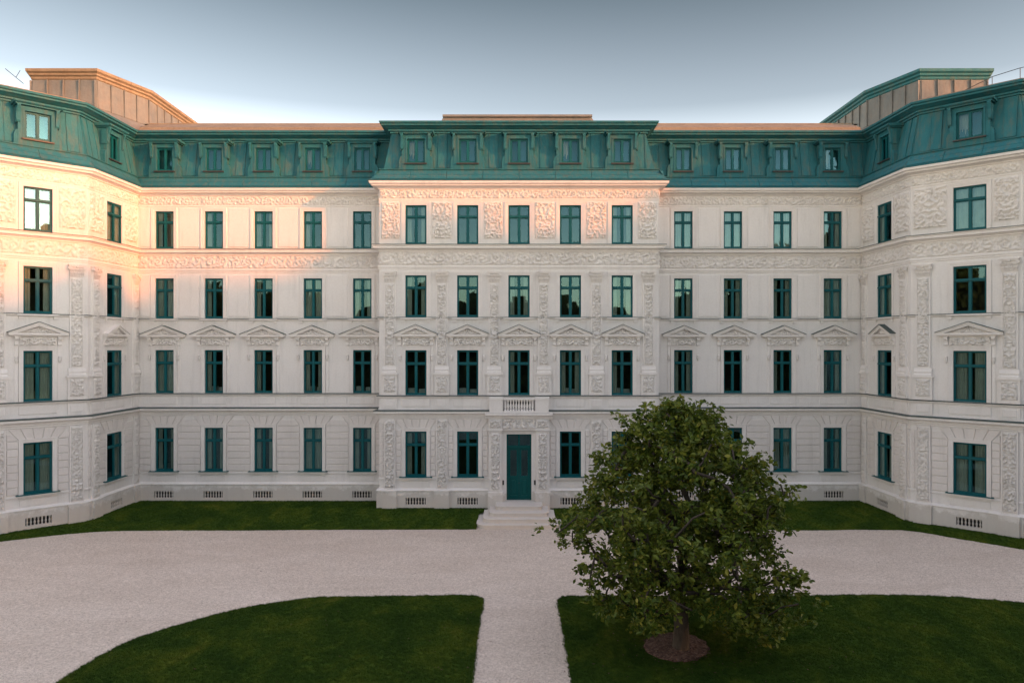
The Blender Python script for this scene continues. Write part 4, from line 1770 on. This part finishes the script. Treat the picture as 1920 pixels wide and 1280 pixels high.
def env(z, ang):
    c = (math.cos(ang) + 1) / 2
    l_ = np.interp(z, EZ, EL); r_ = np.interp(z, EZ, ER)
    return (l_ * (1 - c) + r_ * c) * .87


def make_tree():
    tr = random.Random(21)
    base = Vector((TREE[0], TREE[1], -.6))
    nodes = [base, base + Vector((.02, 0, .9)), base + Vector((-.03, .03, 1.8)), base + Vector((.02, 0, 2.6)), base + Vector((0, .05, 3.6)), base + Vector((.05, 0, 4.6))]
    par = [-1, 0, 1, 2, 3, 4]
    tg = []
    while len(tg) < 450:
        z = tr.uniform(.2, 8.45)
        a = tr.random() * 2 * math.pi
        R0 = env(z, a)
        q = tr.random() ** .42
        if z < 1.9 and (q < .6 or (math.sin(a) < -.45 and abs(math.cos(a) * R0 * q) < 1.5)): continue
        if z < .9 and tr.random() < .45: continue
        lump = 1 + .10 * math.sin(3 * a + z * 1.3) + .07 * math.sin(5 * a - z * 2.1)
        r_ = R0 * q * lump
        tg.append(Vector((TREE[0] + r_ * math.cos(a), TREE[1] + r_ * math.sin(a), z)))
    hub = base + Vector((0, 0, 3.2))
    tg.sort(key=lambda p: (p - hub).length)
    ends = []
    for t in tg:
        best, bi = 1e9, 0
        for i, p in enumerate(nodes):
            if i < 2: continue
            d = (p - t).length
            # limbs leave upwards and outwards, rarely back towards the trunk
            pen = max(0, (p - hub).length - (t - hub).length) * 2 + max(0, p.z - t.z) * (.35 if (t - hub).length > 3 else 1.0)
            if d + pen < best:
                best, bi = d + pen, i
        p = nodes[bi]
        m = max(1, int((t - p).length / .55))
        prev = bi
        for k in range(1, m + 1):
            f = k / m
            q = p.lerp(t, f)
            q.z += math.sin(f * math.pi) * .10 * (t - p).length
            if k < m:
                q += Vector((tr.uniform(-.05, .05), tr.uniform(-.05, .05), tr.uniform(-.04, .04)))
            nodes.append(q); par.append(prev); prev = len(nodes) - 1
        ends.append(prev)
    n = len(nodes)
    cnt = [0] * n
    for e in ends: cnt[e] += 1
    for i in range(n - 1, 0, -1):
        cnt[par[i]] += cnt[i]
    kids = [[] for _ in range(n)]
    for i in range(1, n): kids[par[i]].append(i)
    tot = cnt[0]
    rad = [.018 + .29 * (max(1, c) / tot) ** .48 for c in cnt]
    rad[0] = .42; rad[1] = .28; rad[2] = .26
    trunk = MB(); limbs = MB()
    # follow thickest child
    stack = [(0, None)]
    while stack:
        i, pr = stack.pop()
        path = [pr] if pr is not None else []
        path.append(i)
        cur = i
        while kids[cur]:
            ks = sorted(kids[cur], key=lambda k: -cnt[k])
            for o_ in ks[1:]:
                stack.append((o_, cur))
            cur = ks[0]
            path.append(cur)
        pts = [nodes[k] for k in path]
        rr = [rad[k] for k in path]
        if pr is not None:
            rr[0] = rr[1]
        if pr is None:
            # flare at the foot
            pts.insert(1, base + Vector((0, 0, .25))); rr.insert(1, .32)
            trunk.tube(pts, rr, 12)
        else:
            limbs.tube(pts, rr, 6 if rr[0] > .05 else 4)
    root = empty('broadleaf_tree', (TREE[0], TREE[1], -.58), 'broad dense dark green leafy tree standing in a round mulch bed on the right lawn', 'tree')
    off = (-TREE[0], -TREE[1], .58)
    add('trunk', trunk.mesh('trunk', M['bark'], smooth=True), root, off)
    add('branches', limbs.mesh('branches', M['bark'], smooth=True), root, off, kind='stuff')
    # leaves
    cs = [nodes[e] for e in ends]
    tw = [(nodes[i]) for i in range(6, n) if cnt[i] <= 2 and i not in set(ends)]
    V = []; Fq = []
    cents = []
    for c in cs:
        out = (c - hub)
        m = int(tr.uniform(50, 92))
        # a few sub-clumps
        subs = [c + Vector((tr.gauss(0, .34), tr.gauss(0, .34), tr.gauss(0, .26))) for _ in range(4)]
        for _ in range(m):
            s_ = tr.choice(subs)
            cents.append(s_ + Vector((tr.gauss(0, .13), tr.gauss(0, .13), tr.gauss(0, .10) - .03)))
    for c in tw:
        for _ in range(9):
            cents.append(c + Vector((tr.gauss(0, .16), tr.gauss(0, .16), tr.gauss(0, .14))))
    for c in cents:
        if c.z < -.25: continue
        s_ = tr.uniform(.06, .135)
        nv = Vector((tr.gauss(0, 1), tr.gauss(0, 1), tr.gauss(.9, .8))).normalized()
        d = Vector((tr.gauss(0, 1), tr.gauss(0, 1), tr.gauss(-.4, .6)))
        d = (d - nv * d.dot(nv)).normalized()
        sx = nv.cross(d)
        i = len(V)
        fold = .35
        w = .52
        V += [c - d * s_, c - d * s_ * .1 + sx * s_ * w + nv * s_ * fold * .5, c + d * s_ * .55 + sx * s_ * w * .9 + nv * s_ * fold * .4,
              c + d * s_ * 1.1 - nv * s_ * .1, c + d * s_ * .55 - sx * s_ * w * .9 + nv * s_ * fold * .4, c - d * s_ * .1 - sx * s_ * w + nv * s_ * fold * .5]
        Fq += [(i, i + 1, i + 2, i + 3), (i, i + 3, i + 4, i + 5)]
    me = bpy.data.meshes.new('crown')
    me.from_pydata([tuple(v) for v in V], [], Fq)
    me.materials.append(M['leaf'])
    me.update()
    add('crown', me, root, off, kind='stuff')
    print('leaves', len(cents), 'branch nodes', n)


make_tree()

# ------------------------------------------------------------------ the wood round the park (behind and beside the camera)


def wood():
    tr = random.Random(4)
    V = []; Fq = []
    blobs = []
    def tree_at(x, y, h, r, nb=22):
        for k in range(nb):
            a = tr.random() * 6.28
            q = tr.random() ** .5
            z = h * tr.uniform(.08, .93)
            rr = r * (1 - .55 * max(0, z / h - .55) / .45) * q * .8
            blobs.append((x + rr * math.cos(a), y + rr * math.sin(a), z, r * tr.uniform(.30, .46)))
        blobs.append((x, y, h * .93, r * .35))
    # right side: tall row that shades the court
    for k in range(17):
        tree_at(56 + tr.uniform(-3, 3), -14 - k * 7.0 + tr.uniform(-2, 2), tr.uniform(28.0, 31.0) + (1.2 if k > 3 else 0) + (1.6 if k > 4 else 0), 6.5, 36)
    for k in range(17):
        tree_at(64 + tr.uniform(-3, 3), -10 - k * 7.0 + tr.uniform(-2, 2), tr.uniform(27.5, 30.5) + (1.2 if k > 4 else 0) + (1.6 if k > 5 else 0), 6.5, 36)
    # behind the camera and at the left
    for k in range(22):
        tree_at(50 - k * 6.2, -97 + tr.uniform(-3, 3), tr.uniform(17, 22.5), 6)
    for k in range(10):
        tree_at(-63 + tr.uniform(-2, 2), -118 + k * 6.5, tr.uniform(22, 27), 6)
    for (x, y, z, r) in blobs:
        for _ in range(34):
            c = Vector((x + tr.gauss(0, r * .4), y + tr.gauss(0, r * .4), z + tr.gauss(0, r * .4)))
            nv = Vector((tr.gauss(0, 1), tr.gauss(0, 1), tr.gauss(0, .5))).normalized()
            a = nv.orthogonal().normalized(); b_ = nv.cross(a)
            s_ = tr.uniform(.9, 1.5)
            i = len(V)
            V.extend([c + a * s_, c + b_ * s_, c - a * s_, c - b_ * s_])
            Fq.append((i, i + 1, i + 2, i + 3))
        for _ in range(150):
            d = Vector((tr.gauss(0, 1), tr.gauss(0, 1), tr.gauss(0, 1))).normalized()
            c = Vector((x, y, z)) + d * r * tr.uniform(.55, 1.05)
            nv = (d + Vector((tr.gauss(0, .5), tr.gauss(0, .5), tr.gauss(0, .5)))).normalized()
            a = nv.orthogonal().normalized(); b_ = nv.cross(a)
            s_ = tr.uniform(.35, .75)
            i = len(V)
            V.extend([c + a * s_, c + b_ * s_ * .7, c - a * s_, c - b_ * s_ * .7])
            Fq.append((i, i + 1, i + 2, i + 3))
    me = bpy.data.meshes.new('distant_wood')
    me.from_pydata([tuple(v) for v in V], [], Fq)
    me.materials.append(M['far_leaf'])
    me.update()
    add('distant_wood', me, kind='stuff', label='dense belt of tall park trees opposite the palace, mirrored in its windows')
    print('wood quads', len(Fq))


wood()
print('objects', len(bpy.data.objects))
